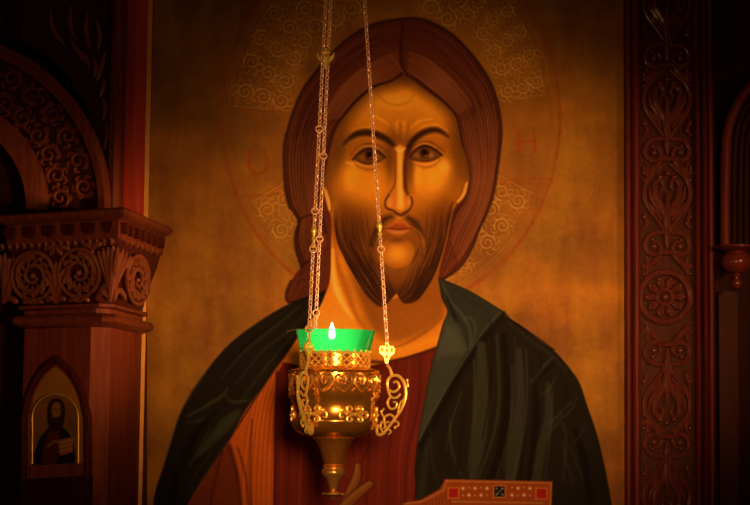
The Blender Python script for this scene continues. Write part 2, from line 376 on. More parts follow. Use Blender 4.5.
# ---- neck
cv.fill(NECK, (184, 100, 18), .9, id=6, clip=None); NM = cv.mask(NECK)
cv.fill(spl([(333, 214), (337, 243), (346, 262), (352, 285), (362, 308), (372, 330), (392, 342), (420, 334), (444, 316), (446, 290), (448, 230), (452, 205)], True, 5), (118, 56, 12), 5, .75, clip=NM)
cv.line(spl([(334, 235), (337, 262), (345, 285), (356, 315), (368, 332)], n=6), [3, 7, 5], (132, 62, 12), .6, 2.5, clip=NM)
cv.line(spl([(332.5, 250), (334, 280), (341, 300), (352, 318)], n=6), [2, 6, 2.5], (232, 156, 62), .7, 2.2, clip=NM)
cv.blob(330, 330, 22, 20, -40, (205, 122, 30), .55, NM); cv.blob(352, 345, 26, 16, 0, (206, 124, 28), .5, NM)
cv.blob(415, 322, 26, 18, -20, (150, 76, 14), .4, NM)
cv.line(spl([(378, 350), (402, 345), (425, 332), (443, 316)], n=6), [1, 2, 1], (112, 50, 10), .5, 1.4, clip=NM)
cv.line(spl([(378, 354), (404, 350), (438, 338)], n=6), 5, (196, 112, 22), .4, 2.4, clip=NM)
cv.line(spl([(333, 340), (352, 356), (378, 362), (410, 357), (438, 347)], n=6), 2.6, (70, 20, 8), .75, 1.2)
# ---- face
cv.fill(FACE, (172, 92, 12), .9, id=4); FM = cv.mask(FACE, .9)
cv.line(spl(FACE_L[:10], n=6), 14, (88, 42, 9), .75, 7, clip=FM); cv.line(spl(FACE_R[:9], n=6), 12, (88, 42, 9), .75, 6, clip=FM)
cv.blob(340, 150, 9, 26, 8, (92, 46, 10), .75, FM); cv.blob(457, 160, 11, 34, -6, (96, 46, 9), .7, FM)
cv.blob(346, 215, 12, 30, -8, (104, 50, 9), .7, FM); cv.blob(443, 212, 12, 30, 10, (108, 50, 9), .7, FM)
cv.blob(397, 100, 24, 10, 0, (216, 136, 34), .6, FM); cv.blob(367, 112, 17, 10, -38, (186, 110, 26), .45, FM); cv.blob(430, 110, 18, 10, 35, (196, 116, 26), .45, FM)
cv.line(spl([(378, 95), (386, 102), (398, 105), (408, 102), (414, 96)], n=6), [.5, 2.2, .5], (140, 74, 14), .55, 1.6, clip=FM)
cv.line(spl([(372, 114), (382, 120), (390, 126)], n=6), [.5, 2.5, .5], (216, 136, 44), .45, 1.6, clip=FM)
cv.line(spl([(432, 119), (420, 121), (410, 128)], n=6), [.5, 2.5, .5], (216, 136, 44), .5, 1.6, clip=FM)
cv.line(spl([(414, 135), (424, 127), (436, 125), (446, 130)], n=6), [.5, 3, .5], (206, 126, 36), .6, 1.6, clip=FM)
cv.line(spl([(350, 134), (362, 127.5), (376, 129), (386, 135)], n=6), [.5, 3, .5], (196, 118, 32), .5, 1.6, clip=FM)
for x in (396.5, 404.5): cv.line([(x, 122), (x+(400.5-x)*.3, 134)], [1, 2.6, 1.4], (222, 140, 60), .5, 1.3, clip=FM)
for x in (391, 400.4, 409): cv.line([(x, 124), (400.4+(x-400.4)*.7, 140)], [1, 2.2, 1], (126, 62, 12), .5, 1.5, clip=FM)
cv.fill(spl([(393, 138), (400, 140), (408, 138), (404, 147), (399.5, 151), (396, 147)], True, 4), (140, 72, 16), 1.6, .7, clip=FM)
# eye sockets and cheeks
cv.blob(369, 152, 23, 13, 3, (118, 58, 9), .8, FM); cv.blob(425, 150.5, 21, 12, -3, (120, 58, 9), .78, FM); cv.blob(397, 138, 12, 9, 0, (116, 54, 9), .7, FM)
cv.blob(360, 226, 22, 20, -20, (122, 56, 8), .6, FM); cv.blob(432, 224, 20, 22, 15, (122, 56, 8), .6, FM)
cv.blob(390, 160, 6, 22, 0, (96, 46, 8), .75, FM); cv.blob(410, 166, 5, 24, 0, (88, 38, 8), .75, FM)
cv.blob(352, 178, 10, 16, 10, (216, 134, 24), .65, FM); cv.blob(368, 186, 16, 16, 0, (206, 120, 20), .55, FM)
cv.blob(433, 177, 15, 17, 0, (216, 130, 24), .75, FM); cv.blob(444, 167, 7, 8, 0, (222, 142, 40), .6, FM)
cv.blob(418, 176, 4, 12, 0, (226, 140, 34), .55, FM)
cv.line(spl([(346, 162.5), (352, 164), (356, 168)], n=4), [.6, 2.4, .6], (228, 148, 48), .55, 1.3, clip=FM)
# eyes
def eye(cx, cy, lid_u, lid_l, idn, iris):
    sh = chain_pts(spl(lid_u, n=6), spl(lid_l, n=6)[1:-1])
    cv.fill(sh, (104, 54, 15), .9, id=idn); EM = cv.mask(sh, .8)
    cv.blob(iris[0]+6.5, iris[1]+2.4, 3, 2.6, 0, (176, 104, 38), .6, EM); cv.blob(iris[0]-7, iris[1]+2.6, 3.5, 2.6, 0, (160, 92, 32), .5, EM)
    cir = [(iris[0]+5.0*math.cos(a), iris[1]+5.2*math.sin(a)) for a in np.linspace(0, 2*PI, 24, endpoint=False)]
    cv.fill(cir, (84, 32, 10), .9, clip=EM); cir = [(iris[0]+2.6*math.cos(a), iris[1]-.4+2.7*math.sin(a)) for a in np.linspace(0, 2*PI, 20, endpoint=False)]
    cv.fill(cir, (24, 8, 4), .9, clip=EM); cv.blob(iris[0]+1.5, iris[1]+2.8, 1.6, .9, 0, (150, 76, 26), .6, EM)
    cv.line(spl(lid_u, n=6), [1.2, 2.6, 1.6], (50, 17, 5), .92, 1.0); cv.line(spl(lid_l, n=6), [.8, 1.9, .8], (86, 34, 10), .8, .8)
eye(369, 156, [(352.5, 159.5), (358, 154), (365, 149.6), (371, 149), (379, 152), (385.5, 157.5)], [(385.5, 157.5), (379, 161.5), (371, 163.8), (363, 163), (357, 160.5), (352.5, 159.5)], 20, (369.5, 155))
eye(425, 153, [(409.5, 158), (414, 151.5), (420, 147.2), (426, 146), (434, 149), (442, 155)], [(442, 155), (437, 158.5), (430, 161), (422, 161.2), (415, 160), (409.5, 158)], 21, (424.3, 152.8))
for P in ([(350, 156), (357, 148.5), (366, 144.2), (374, 144.2), (383, 148), (388, 154)], [(410, 151), (416, 145), (424, 141.8), (432, 142.8), (440, 148), (445, 152)]): cv.line(spl(P, n=6), [.6, 1.7, .6], (96, 42, 10), .7, 1.0)
for P in ([(354, 152.5), (361, 147), (369, 145.9), (378, 148)], [(413, 149), (419, 144.6), (427, 143.4), (436, 147.5)]): cv.line(spl(P, n=6), [.6, 2, .6], (196, 118, 36), .5, 1.1)
for P in ([(355, 165), (364, 169.2), (372, 169.4), (380, 166)], [(417, 165.2), (425, 167.6), (434, 165.2), (441, 159.5)]): cv.line(spl(P, n=6), [.5, 2.2, .5], (124, 60, 12), .6, 1.4)
for P in ([(356, 162.3), (364, 165.8), (372, 166.4), (380, 163.8)], [(413, 162.3), (422, 163.8), (431, 163.2), (438, 160)]): cv.line(spl(P, n=6), [.5, 1.5, .5], (206, 128, 46), .5, .9)
# brows
cv.line(spl([(343.5, 144.5), (350, 138), (358, 133.6), (368, 132.6), (378, 135), (386, 139), (393, 144.5)], n=6), [1, 5.6, 7, 6.6, 4], (52, 20, 6), .88, 1.9, id=22)
cv.line(spl([(407, 154), (409, 147), (414, 139.5), (422, 133.3), (432, 130), (440, 131), (448, 136.5)], n=6), [3, 5.5, 6.2, 6, 5, 1.4], (52, 20, 6), .88, 1.9, id=23)
# nose
NOSE = spl([(396.5, 146), (404, 146), (405, 165), (405.5, 190), (411.5, 198), (411, 206), (406, 211), (400.5, 214.5), (394, 211.5), (386.5, 207.5), (385, 201), (389, 195), (394.5, 185), (395.5, 165)], True, 4)
cv.fill(NOSE, (168, 90, 18), 1.4, .6, id=24)
cv.line(spl([(407.5, 150), (405, 165), (405, 185), (407.5, 194)], n=6), [3, 5, 4.6, 2.5], (82, 32, 8), .85, 1.6)
cv.line(spl([(396, 147), (395.5, 165), (394.6, 184), (389, 194), (385.4, 201)], n=6), [1.4, 1.7, 1.6, 1.2], (102, 46, 10), .75, 1.0)
cv.line(spl([(400, 149), (400, 165), (400.2, 185), (400.6, 206)], n=6), [6, 4.6, 5, 7.5], (214, 128, 40), .8, 1.5)
cv.line(spl([(400.3, 152), (400.4, 185), (401, 204)], n=6), [1.5, 1.6, 3], (226, 142, 56), .55, 1.1)
cv.line(spl([(395.6, 148), (400, 151.5), (405, 148)], n=5), [1.5, 3, 1.5], (226, 144, 62), .7, 1.0)
cv.blob(390, 203, 4, 5, 10, (188, 104, 44), .7); cv.blob(408.4, 202, 2.4, 4.6, 0, (186, 104, 48), .7)
cv.line(spl([(389, 195), (385.2, 201), (386.5, 208), (393, 210.5), (397, 213.6), (401, 215), (405, 213), (409.5, 209.5), (412.4, 203), (411, 197)], n=6), [1.2, 1.8, 2.2, 2.6, 2.6, 1.6, 1.4], (74, 26, 8), .85, .9)
# ears
for P, idn, hl in (([(323.5, 186), (324.5, 197), (328.5, 211.5), (331.5, 210), (331, 199), (327.5, 189)], 26, [(324.5, 190), (328, 200), (329.5, 209)]), ([(468.5, 180), (467, 192), (462, 200), (457, 204), (456, 200), (461, 193), (464, 184)], 27, [(467, 183), (464, 195), (458, 202.5)])):
    cv.fill(spl(P, True, 4), (166, 92, 22), 1, id=idn); cv.line(spl(hl, n=5), [1, 2.6, 2], (214, 138, 60), .7, 1.1); cv.line(spl(P, True, 4), 1.1, (90, 38, 10), .6, .8)
# ---- beard
BM = cv.mask(BEARD, 1.0)
bw, bd = cv.sd(BEARD, 2); hair_zone = np.zeros(X.shape); hair_zone[bw] = (bd < 0)
lower = hair_zone*((Y > 236) | (np.abs(X-397) > 43-.1*(Y-205)))*((((X-397)/25)**2+((Y-240)/22)**2) > 1)
cv.id = np.where((lower > 0) & (cv.id != 26) & (cv.id != 27), 5, cv.id)
FADE = np.clip((Y-196)/52, 0, 1); FADE = FADE*FADE*(3-2*FADE); FBM = FADE*BM
ALL = (slice(None), slice(None))
cv.mix(ALL, FBM*.72, (122, 54, 9))
q_ = ((X-398)/41)**2+((Y-236)/55)**2
cv.mix(ALL, np.clip((q_-.25)/1.0, 0, 1)*FBM*.8, (74, 27, 7))
cv.line(spl([(453, 203), (448, 222), (443, 246), (437, 266)], n=6), [2, 5, 4, 1], (58, 20, 6), .7, 2.2, clip=BM)
cv.fill(spl([(350, 262), (356, 279), (365.6, 294), (377.6, 305.5), (386, 304.5), (393, 296), (390, 284), (372, 262)], True, 4), (66, 25, 7), 7, .7, clip=BM)
cv.fill(spl([(397, 294), (405.7, 303.6), (418, 299.6), (431, 281), (440, 256), (424, 266), (404, 286)], True, 4), (66, 25, 7), 7, .7, clip=BM)
BO = spl([(334, 206), (336, 235), (344, 258), (356, 279), (367, 295), (380, 305)], n=8); BI = spl([(366, 206), (370, 235), (378, 256), (387, 272), (392, 284), (396, 297)], n=8)
CO = spl([(452, 205), (447, 235), (439, 262), (431, 281), (419, 299), (407, 303)], n=8); CI = spl([(424, 206), (422, 235), (416, 252), (408, 268), (402, 283), (396, 296)], n=8)
for O_, I_ in ((BO, BI), (CO, CI)):
    for k in range(150):
        s_ = random.random()**1.25; P = O_*(1-s_)+I_*s_; i0 = random.randint(0, 30); i1 = min(len(P), i0+random.randint(7, 15))
        wv = np.sin(np.linspace(0, 4, len(P))+k)*.7
        cv.line(P[i0:i1]+np.stack([wv, wv*.3], 1)[i0:i1], [.3, 1.1, .3], (40, 14, 5) if k % 3 else (176, 96, 28), .4 if k % 3 else .22, .7, clip=FBM)
cv.blob(397, 254, 14, 12, 0, (212, 130, 26), .75, BM); cv.blob(397, 276, 12, 10, 0, (140, 66, 14), .5, BM)
cv.blob(397, 240, 9, 3, 0, (84, 36, 10), .7, BM)
for P in ([(391, 216.5), (383, 220), (378, 228), (374, 236), (371, 246)], [(408, 217.5), (415, 223), (420, 231), (423, 238)]):
    cv.line(spl(P, n=6), [5, 8, 6, 2], (76, 36, 10), .72, 2.4)
    for d in (-2, 0, 2): cv.line(spl([(x+d, y+abs(d)*.3) for x, y in P], n=6), [.4, 1, .4], (44, 18, 6), .4, .8)
cv.line(spl([(413, 228), (420, 233), (424, 243), (424, 254)], n=6), [.8, 2.4, .6], (196, 112, 30), .5, 1.4)
# mouth
MO = spl([(384.5, 228.5), (390, 225), (396, 220.5), (399.5, 222), (403, 220.5), (407, 224), (411, 228.3), (406, 233), (399, 235.4), (391, 233.4)], True, 5)
cv.fill(MO, (182, 88, 26), 1.0, id=25); cv.fill(spl([(386, 228.3), (392, 225.5), (396, 223), (399.5, 224), (403, 223), (407, 226), (410, 228.6), (399, 229.6)], True, 5), (150, 54, 14), 1.2, .85)
cv.line(spl([(383.5, 229), (391, 228.6), (399, 229.6), (406, 228.6), (412, 229)], n=6), [.8, 1.5, .8], (84, 24, 8), .8, .8); cv.blob(398, 232.4, 6, 1.6, 0, (206, 116, 44), .5)
cv.blob(399, 218.6, 2.6, 2, 0, (206, 118, 44), .6)
# ---- mantle
for P, idn in ((MANT_L, 7), (MANT_R, 7)): cv.fill(P, (30, 20, 8), .9, id=7)
ML, MR = cv.mask(MANT_L), cv.mask(MANT_R)
LT, MT, DK = (78, 68, 44), (52, 44, 25), (14, 7, 3)
cv.fill([(438.5, 278), (469, 290.5), (504, 312), (469, 356), (455, 334), (447, 312)], (48, 42, 24), 1.6, .9, clip=MR)
cv.fill([(446, 312), (458, 322), (469, 354), (438, 405), (416, 445), (418, 439), (423, 410), (431, 369), (444, 325)], (62, 56, 34), 1.8, .85, clip=MR)
cv.fill([(445, 322), (456, 330), (466, 352), (436, 358), (439, 342)], (86, 76, 46), 4, .55, clip=MR)
cv.line(spl([(505, 313), (487, 334), (470, 356), (452, 388), (436, 420), (420, 448)], n=6), [2, 7, 9, 8, 5], DK, .7, 2.2, clip=MR)
cv.line(spl([(500, 312), (484, 330), (468, 354), (448, 386), (430, 418), (419, 440)], n=6), [1, 1.8, 1.5], LT, .7, 1.0, clip=MR)
for P, w, c, a in (([(441, 281), (452, 303), (460, 312), (470, 330), (470, 350)], [1, 3, 1.4], (74, 72, 46), .7), ([(447, 297), (455, 318), (458, 322)], [1, 4, 1], DK, .6), ([(463, 318), (470, 318), (476, 328), (472, 345)], [1, 2.2, 1], (76, 74, 46), .6),
                   ([(452, 286), (470, 300), (490, 310)], [1, 3, 1], (36, 33, 18), .6),
                   ([(481, 345), (482, 400), (479, 440), (472, 480)], [8, 15, 14, 6], MT, .9), ([(474, 360), (474, 410), (468, 470)], [1, 1.6, 1], LT, .6), ([(497, 335), (499, 400), (492, 440), (478, 478)], [1.5, 2, 1.5], LT, .55),
                   ([(504, 335), (507, 400), (500, 450), (490, 480)], [5, 9, 6], DK, .75), ([(519, 350), (520, 400), (514, 450), (510, 482)], [5, 10, 12, 10], MT, .85), ([(526, 350), (527, 400), (520, 450), (513, 482)], [1, 1.6, 1.2], LT, .55), ([(512, 365), (511, 420), (504, 470)], [.8, 1.5, .8], LT, .5),
                   ([(535, 385), (536, 420), (530, 482)], [3, 8, 6], DK, .8), ([(548, 385), (548, 420), (541, 450), (536, 482)], [5, 9, 10, 10], MT, .8), ([(553, 392), (551, 425), (545, 480)], [.8, 1.5, 1], LT, .45), ([(531, 382), (540, 370), (552, 358)], [1, 2.4, 1], LT, .6), ([(536, 384), (547, 370), (556, 362)], [1, 3, 1], DK, .7),
                   ([(549, 424), (560, 414), (571, 402)], [1, 2.2, 1], LT, .5), ([(552, 430), (562, 424), (566, 440), (563, 480)], [1, 2.6, 1.6], MT, .7), ([(562, 440), (566, 460), (574, 485)], [1, 3, 1], MT, .5), ([(575, 430), (584, 460), (590, 500)], [4, 8, 8], DK, .7), ([(570, 448), (576, 462), (583, 480)], [.8, 1.5, .8], MT, .6),
                   ([(508, 322), (530, 340), (552, 356), (566, 372)], [1, 3, 1], MT, .5), ([(450, 420), (452, 450), (462, 478)], [1, 2.6, 1], MT, .8), ([(447, 410), (442, 440), (452, 478)], [3, 8, 4], (22, 18, 8), .6), ([(428, 440), (424, 470), (420, 500)], [3, 8, 8], (44, 38, 20), .6)):
    cv.line(spl(P, n=6), w, c, a, 1.6, clip=MR)
for P, w, c, a in (([(490, 320), (492, 350), (489, 400), (482, 440)], [1, 2.6, 1], DK, .6), ([(515, 338), (515, 380), (509, 430), (497, 478)], [.6, 1.3, .6], LT, .4), ([(540, 352), (541, 366), (533, 378)], [1, 2.6, 1], DK, .7), ([(560, 372), (566, 392), (564, 412)], [1, 2.8, 1], (20, 12, 5), .6),
                   ([(556, 376), (550, 388), (541, 396)], [.6, 1.6, .6], LT, .45), ([(577, 396), (572, 408), (560, 420), (553, 428)], [.6, 1.8, .6], LT, .4), ([(586, 420), (580, 436), (568, 446)], [.6, 1.6, .6], MT, .6), ([(466, 400), (462, 430), (458, 470)], [1, 5, 3], (22, 15, 6), .7), ([(462, 392), (452, 420), (446, 450)], [.6, 1.5, .6], LT, .45), ([(430, 420), (432, 460), (440, 488)], [.6, 1.6, .6], MT, .6), ([(526, 430), (522, 460), (520, 482)], [.6, 2.4, 1], DK, .6)):
    cv.line(spl(P, n=6), w, c, a, 1.3, clip=MR)
for P, w, c, a in (([(312, 306), (290, 330), (262, 352), (236, 384)], [1, 3, 2, 1], MT, .7), ([(300, 306), (276, 326), (244, 352), (222, 378)], [1, 2.4, 1], (52, 49, 28), .7), ([(306, 318), (280, 350), (256, 380), (240, 402)], [1, 3.4, 2], MT, .6), ([(284, 316), (254, 338), (226, 366)], [1, 2.4, 1], DK, .6),
                   ([(188, 416), (206, 406), (222, 396), (228, 388)], [1.4, 3.4, 1], (72, 66, 32), .7), ([(186, 423), (202, 420), (214, 414)], [1, 4, 1], MT, .7), ([(226, 396), (233, 402), (250, 400)], [1, 3, 1], (70, 66, 34), .6), ([(238, 412), (226, 424), (212, 440), (198, 456)], [6, 13, 9, 3], (58, 52, 24), .75),
                   ([(210, 430), (201, 446), (190, 466)], [1, 3, 1], (66, 60, 30), .6), ([(233, 434), (214, 462), (192, 494)], [2, 3.5, 2], MT, .6), ([(216, 410), (196, 434), (180, 468), (172, 500)], [3, 8, 8], DK, .75), ([(212, 452), (196, 474), (188, 490)], [1, 2.2, 1], MT, .5)):
    cv.line(spl(P, n=6), w, c, a, 1.6, clip=ML)
for L in (spl([(325, 291.5), (284, 307), (236, 339), (207, 371), (183, 408), (168.5, 451), (154, 500)], n=6), spl([(228, 441.6), (264.8, 384), (297, 337), (325, 291.5)], n=6)): cv.line(L, 1.6, (14, 8, 4), .7, .9)
cv.line(spl([(205, 374), (183, 408), (170, 445), (160, 478)], n=6), 1.2, (120, 82, 34), .4, .9)
cv.line(spl([(504, 312), (512, 321), (529, 332), (554, 350)], n=6), 2, DK, .8, 1)
# ---- book
BOOK = [(445, 479), (552.5, 481.3), (551, 518), (402, 518), (406, 502), (420, 500), (440, 489)]
cv.fill(BOOK, (150, 54, 12), .8, id=9)
KM = cv.mask(BOOK)
for P in ([(446.5, 481), (551, 483.2), (549.8, 518)], [(446.5, 481), (443.5, 490.5), (421, 502), (404, 504)], [(452, 501.5), (543, 503)]): cv.line(P, 1.3, (186, 112, 40), .75, .7)
for i in range(14): x = 405+i*3.4; cv.line([(x, 506-max(0, (x-414)*.42)), (x+1.5, 518)], .8, (104, 34, 9), .6, .7, clip=KM)
for (x, y, r, c, k) in ((453.5, 493, 4.6, (158, 20, 12), 33), (541.5, 493.6, 4.8, (158, 20, 12), 34), (499.5, 491.5, 5.2, (22, 14, 10), 35)):
    cv.fill([(x-r-1.2, y-r-1.2), (x+r+1.2, y-r-1.2), (x+r+1.2, y+r+1.2), (x-r-1.2, y+r+1.2)], (206, 120, 40), .7, .7); cv.fill([(x-r, y-r), (x+r, y-r), (x+r, y+r), (x-r, y+r)], c, .7, id=k)
for i in range(3):
    for j in range(3):
        if (i+j) % 2 == 0 and (i, j) != (1, 1): cv.blob(496.5+3*i, 488.5+3*j, 1, 1, 0, (190, 150, 90), .8)
cv.line([(497, 494), (502, 489)], .9, (180, 140, 80), .6, .6)
for i, x in enumerate((463, 469, 475, 481, 487, 512, 518, 524, 530)): cv.blob(x, 491.5+(3.6 if i % 2 else -3.2), 1.5, 1.5, 0, (236, 190, 120), .9); cv.blob(x, 491.5+(-4 if i % 2 else 4), .9, .9, 0, (226, 160, 80), .7)
# flesh is the palest pigment of the picture
FLESH = np.maximum(FM, NM)*(1-np.maximum(ML, MR))*(1-.75*FBM*(((X-397)/17)**2+((Y-252)/16)**2 > 1)); cv.img *= 1+FLESH[..., None]*np.array((.26, .20, 0)); lum = np.clip(cv.img[..., 0]/.80, .05, 1.15); cv.img *= (1+np.maximum(FM, NM)*(1-.7*FBM)*(lum**.35-1))[..., None]
# fine brushwork over all
cv.img *= (1+.05*cv.fbm(.4, .4, 2, 21))[..., None]

cv.h *= np.isin(cv.id, (0, 2, 30, 31))
O00, OX, OY_ = np.array(at(147, 0)), None, None
def icon_pos(Xp, Yp, h):
    R = np.array(ROT); d = np.stack([(Xp-375)/F, -(Yp-252.5)/F, -np.ones_like(Xp)], -1) @ R.T
    t = (0-CAM.y)/d[..., 1]; P = np.array(CAM)+d*t[..., None]; P[..., 1] -= h; return P
icon = thing('icon_painting', 'large gold-ground painting of a long-haired bearded man in a dark green mantle', 'painting', tuple(at(387, 512)))
reg = cv.regions(icon_pos)
NAMES = {0: 'gold_ground', 2: 'halo', 3: 'hair', 4: 'face', 5: 'beard', 6: 'neck', 7: 'mantle', 8: 'tunic', 9: 'book', 10: 'hand'}
PO = {k: grid_object(n, reg[k], icon, P_GOLD if k in (0, 2) else P_PAINT) for k, n in NAMES.items()}
PO[7]['label'] = 'dark green mantle over both shoulders'; PO[9]['label'] = 'orange book cover with red and black squares'
for k, n, p in ((20, 'eye', 4), (21, 'eye', 4), (22, 'eyebrow', 4), (23, 'eyebrow', 4), (24, 'nose', 4), (25, 'mouth', 4), (26, 'ear', 4), (27, 'ear', 4), (30, 'letter', 2), (31, 'letter', 2), (32, 'sleeve', 8), (33, 'gem', 9), (34, 'gem', 9), (35, 'gem', 9)):
    if k in reg: o = grid_object(n, reg[k], PO[p], P_GOLD if p == 2 else P_PAINT)
    if k == 32: o['label'] = 'orange highlighted fold of the tunic'
xl, xr = at(141.5, 250).x, at(625, 250).x; zt, zbi = at(380, -8).z+.02, at(380, 514).z-.02
b = MB(); zb = 0.0
b.box(xl, xr, .002, .03, zbi, zt); b.build('board', W_DARK, icon, False)
sx = at(145.5, 250).x
b = MB(); b.box(sx-.0036, sx+.0036, -.006, .0015, zbi, zt); b.build('frame_strip', GOLDSTRIP, icon, False)
#@@PART2@@
# ================================================================== SETTING
def plane_box(name, x0, x1, y0, y1, m, lab=None):
    b = MB(); b.box(x0, x1, y0, y1, zb-.1, zt+.1); o = b.build(name, m, None, False); o['kind'] = 'structure'; return o
fb = MB(); fb.box(-1.6, 1.6, -3.4, .3, -.14, -.1); tag(fb.build('floor', WALLM, None, False), kind='structure')
plane_box('wall_back', -1.6, 1.6, .26, .30, WALLM)
cb = MB(); cb.box(-1.6, 1.6, -3.4, .3, 3.1, 3.14); tag(cb.build('ceiling', WALLM, None, False), kind='structure')
WX = lambda px, Y_, py=250: at(px, py, Y_).x
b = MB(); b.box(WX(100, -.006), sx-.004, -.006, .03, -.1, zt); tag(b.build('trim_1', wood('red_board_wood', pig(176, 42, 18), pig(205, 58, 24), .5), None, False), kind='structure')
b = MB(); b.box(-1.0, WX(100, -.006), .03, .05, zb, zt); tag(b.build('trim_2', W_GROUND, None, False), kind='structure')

# ================================================================== LEFT PIER
P0 = at(125, 208, -.28); zA = P0.z
Lp, Rp = at_z(-2, 216.5, zA), at_z(172, 228.5, zA)
dl = Vector((Lp.x-P0.x, Lp.y-P0.y)).normalized(); dr = Vector((Rp.x-P0.x, Rp.y-P0.y)).normalized()
LL = (Vector((Lp.x, Lp.y))-Vector((P0.x, P0.y))).length
print('pier', P0, Lp, Rp, math.degrees(math.atan2(dl.y, dl.x)), math.degrees(math.atan2(dr.y, dr.x)), LL)
c0 = Vector((P0.x, P0.y))
nl = Vector((dl.y, -dl.x)); nl = nl if nl.dot(dr) < 0 else -nl       # outward normals
nr = Vector((dr.y, -dr.x)); nr = nr if nr.dot(dl) < 0 else -nr
def corner(t):
    a = c0-nl*t; e = c0-nr*t          # a+dl*s = e+dr*u
    det = dl.x*-dr.y+dr.x*dl.y; r = e-a; s_ = (r.x*-dr.y+dr.x*r.y)/det; return a+dl*s_
YB = -.008
def pier_poly(t, ch=.002):
    c = corner(t); le = c0-nl*t+dl*(LL-t*.45)
    rt = c+dr*((YB-c.y)/dr.y); return [le, c+dl*ch, c+dr*ch, rt, Vector((rt.x-.02, YB)), Vector((le.x+.05, YB)), le-nl*.10]
def ring(t, z, ch=.002): return [(p.x, p.y, z) for p in pier_poly(t, ch)]
def zc(t, py, ch=.0): c = corner(t); return z_for((c.x, c.y), py)
pier = thing('carved_pier', 'carved reddish wooden pier left of the large painting, with scrolled capital and niche', 'pier', (c0.x, c0.y+.15, -.1))
b = MB(); T_SH, CH = .045, .028
zsh = zc(.03, 322)
b.loft([ring(T_SH, -.1, CH), ring(T_SH, zsh, CH)]); b.build('shaft', wood('shaft_wood', pig(98, 30, 11), pig(130, 46, 15), .55), pier, False)
b = MB()
zz = [zc(.0, 208.5), zc(.0, 213), zc(.006, 216), zc(.012, 219), zc(.014, 238)]
b.loft([ring(.018, zz[4]-.002), ring(.014, zz[4]), ring(.014, zz[3]), ring(.006, zz[2]), ring(0, zz[1]), ring(0, zz[0]), ring(.004, zz[0]+.003)]); b.build('abacus', W_RED, pier, False)
# dentils along both faces of the abacus
c = corner(.014)
for dvec, nvec, L in ((dl, nl, LL-.02), (dr, nr, (YB-c.y)/dr.y)):
    for k in range(9):
        s_ = .016+k*.0385*(1 if dvec is dl else .9)
        if s_ > L-.012: break
        p = c+dvec*s_; z1 = zz[3]-.0035; b = MB(); hw, hh, dp = .0085, .017, .008
        r0 = []
        for (u, v) in [(-hw, 0), (hw, 0), (hw, -hh*.55), (hw*.55, -hh*.95), (0, -hh), (-hw*.55, -hh*.95), (-hw, -hh*.55)]:
            q = p+dvec*u; r0.append((q.x, q.y, z1+v))
        r1 = [(x+nvec.x*dp, y+nvec.y*dp, z) for x, y, z in r0]
        b.loft([r0, r1]); b.build('dentil', W_DARK, pier, False)
# capital bell
zt1, zb1 = zz[4], zc(.045, 303)
prof = [(0, .018), (.25, .024), (.55, .034), (.8, .041), (1, .045)]
b = MB(); b.loft([ring(t, zt1+(zb1-zt1)*k, .004+.012*k) for k, t in prof]); b.build('capital', W_DARK, pier)
b = MB(); z1, z2, z3, z4 = zb1+.002, zc(.04, 306.5), zc(.04, 314), zc(.03, 323)
b.loft([ring(.045, z1, .018), ring(.036, z1-.003, .02), ring(.036, z2, .02), ring(.044, z2-.002, .02), ring(.044, z3+.002, .02), ring(.030, z3, .02), ring(.026, (z3+z4)/2+.002, .02), ring(.028, z4+.003, .02), ring(.034, z4, .02), ring(.045, z4-.004, .024)])
b.build('necking', W_RED, pier, True)
# carved leaf scrolls on the two capital faces
def face_plane(t0, t1, za, zb_, n2, d2):
    a = c0-n2*t0; e = c0-n2*t1; A = Vector((a.x, a.y, za)); B = Vector((e.x, e.y, zb_)); D = Vector((d2.x, d2.y, 0))
    n = D.cross(B-A).normalized(); n = n if n.dot(Vector((n2.x, n2.y, 0))) > 0 else -n; return A, n
plL = face_plane(.018, .045, zt1, zb1, nl, dl); plR = face_plane(.018, .045, zt1, zb1, nr, dr)
def relief(b, pts, r, pl, h=.0, seg=7, flat=1.0):
    b.tube([on_plane(x, y, pl[0]+pl[1]*h, pl[1]) for x, y in pts], r, seg, up=pl[1], flat=flat)
PXM = .00147
def R_(*v): return [x*PXM for x in v]
def scroll_roundel(name, pl, cx, cy, rx, ry, sg, lab=None):
    b = MB(); E = lambda P: [(cx+x*rx, cy+y*ry) for x, y in P]; h = .006
    circ = [(math.cos(a), math.sin(a)) for a in np.linspace(0, 2*PI, 40)]
    relief(b, E(circ), R_(2.3)[0], pl, h)
    sp = [(sg*x, y) for x, y in spiral(0, 0, .82, .2, -PI/2, 1.7, 40)]
    relief(b, E(sp), list(np.linspace(R_(3.6)[0], R_(1.8)[0], 41)), pl, h)
    for k in range(12):
        a = -PI/2+2*PI*k/12; s0 = [(.8*math.cos(a), .8*math.sin(a)), (.66*math.cos(a+.35), .66*math.sin(a+.35)), (.42*math.cos(a+.55), .42*math.sin(a+.55))]
        relief(b, E([(sg*x, y) for x, y in spl(s0, n=4)]), list(np.linspace(R_(3.1)[0], R_(.8)[0], 9)), pl, h+.001)
    p = on_plane(cx, cy, pl[0]+pl[1]*(h+.003), pl[1]); b.ball(p, R_(3.6)[0]*min(1, rx/ry+.2), 8)
    return b.build(name, W_CARVE, pier)
scroll_roundel('scroll_roundel', plL, 33, 276, 21, 24, -1); scroll_roundel('scroll_roundel', plL, 79, 273, 20.5, 24, 1); scroll_roundel('scroll_roundel', plR, 138, 280, 11, 24, 1)
def leaf(name, pl, ox, oy, tips, w, h=.004):
    b = MB()
    for k, (mx, my, tx, ty) in enumerate(tips):
        relief(b, spl([(ox, oy), (mx, my), (tx, ty)], n=7), [R_(w*q)[0] for q in np.interp(np.linspace(0, 1, 15), [0, .5, .85, 1], [.5, 1, .9, .3])], pl, h+.001*(k % 2), flat=.9)
    return b.build(name, W_CARVE, pier)
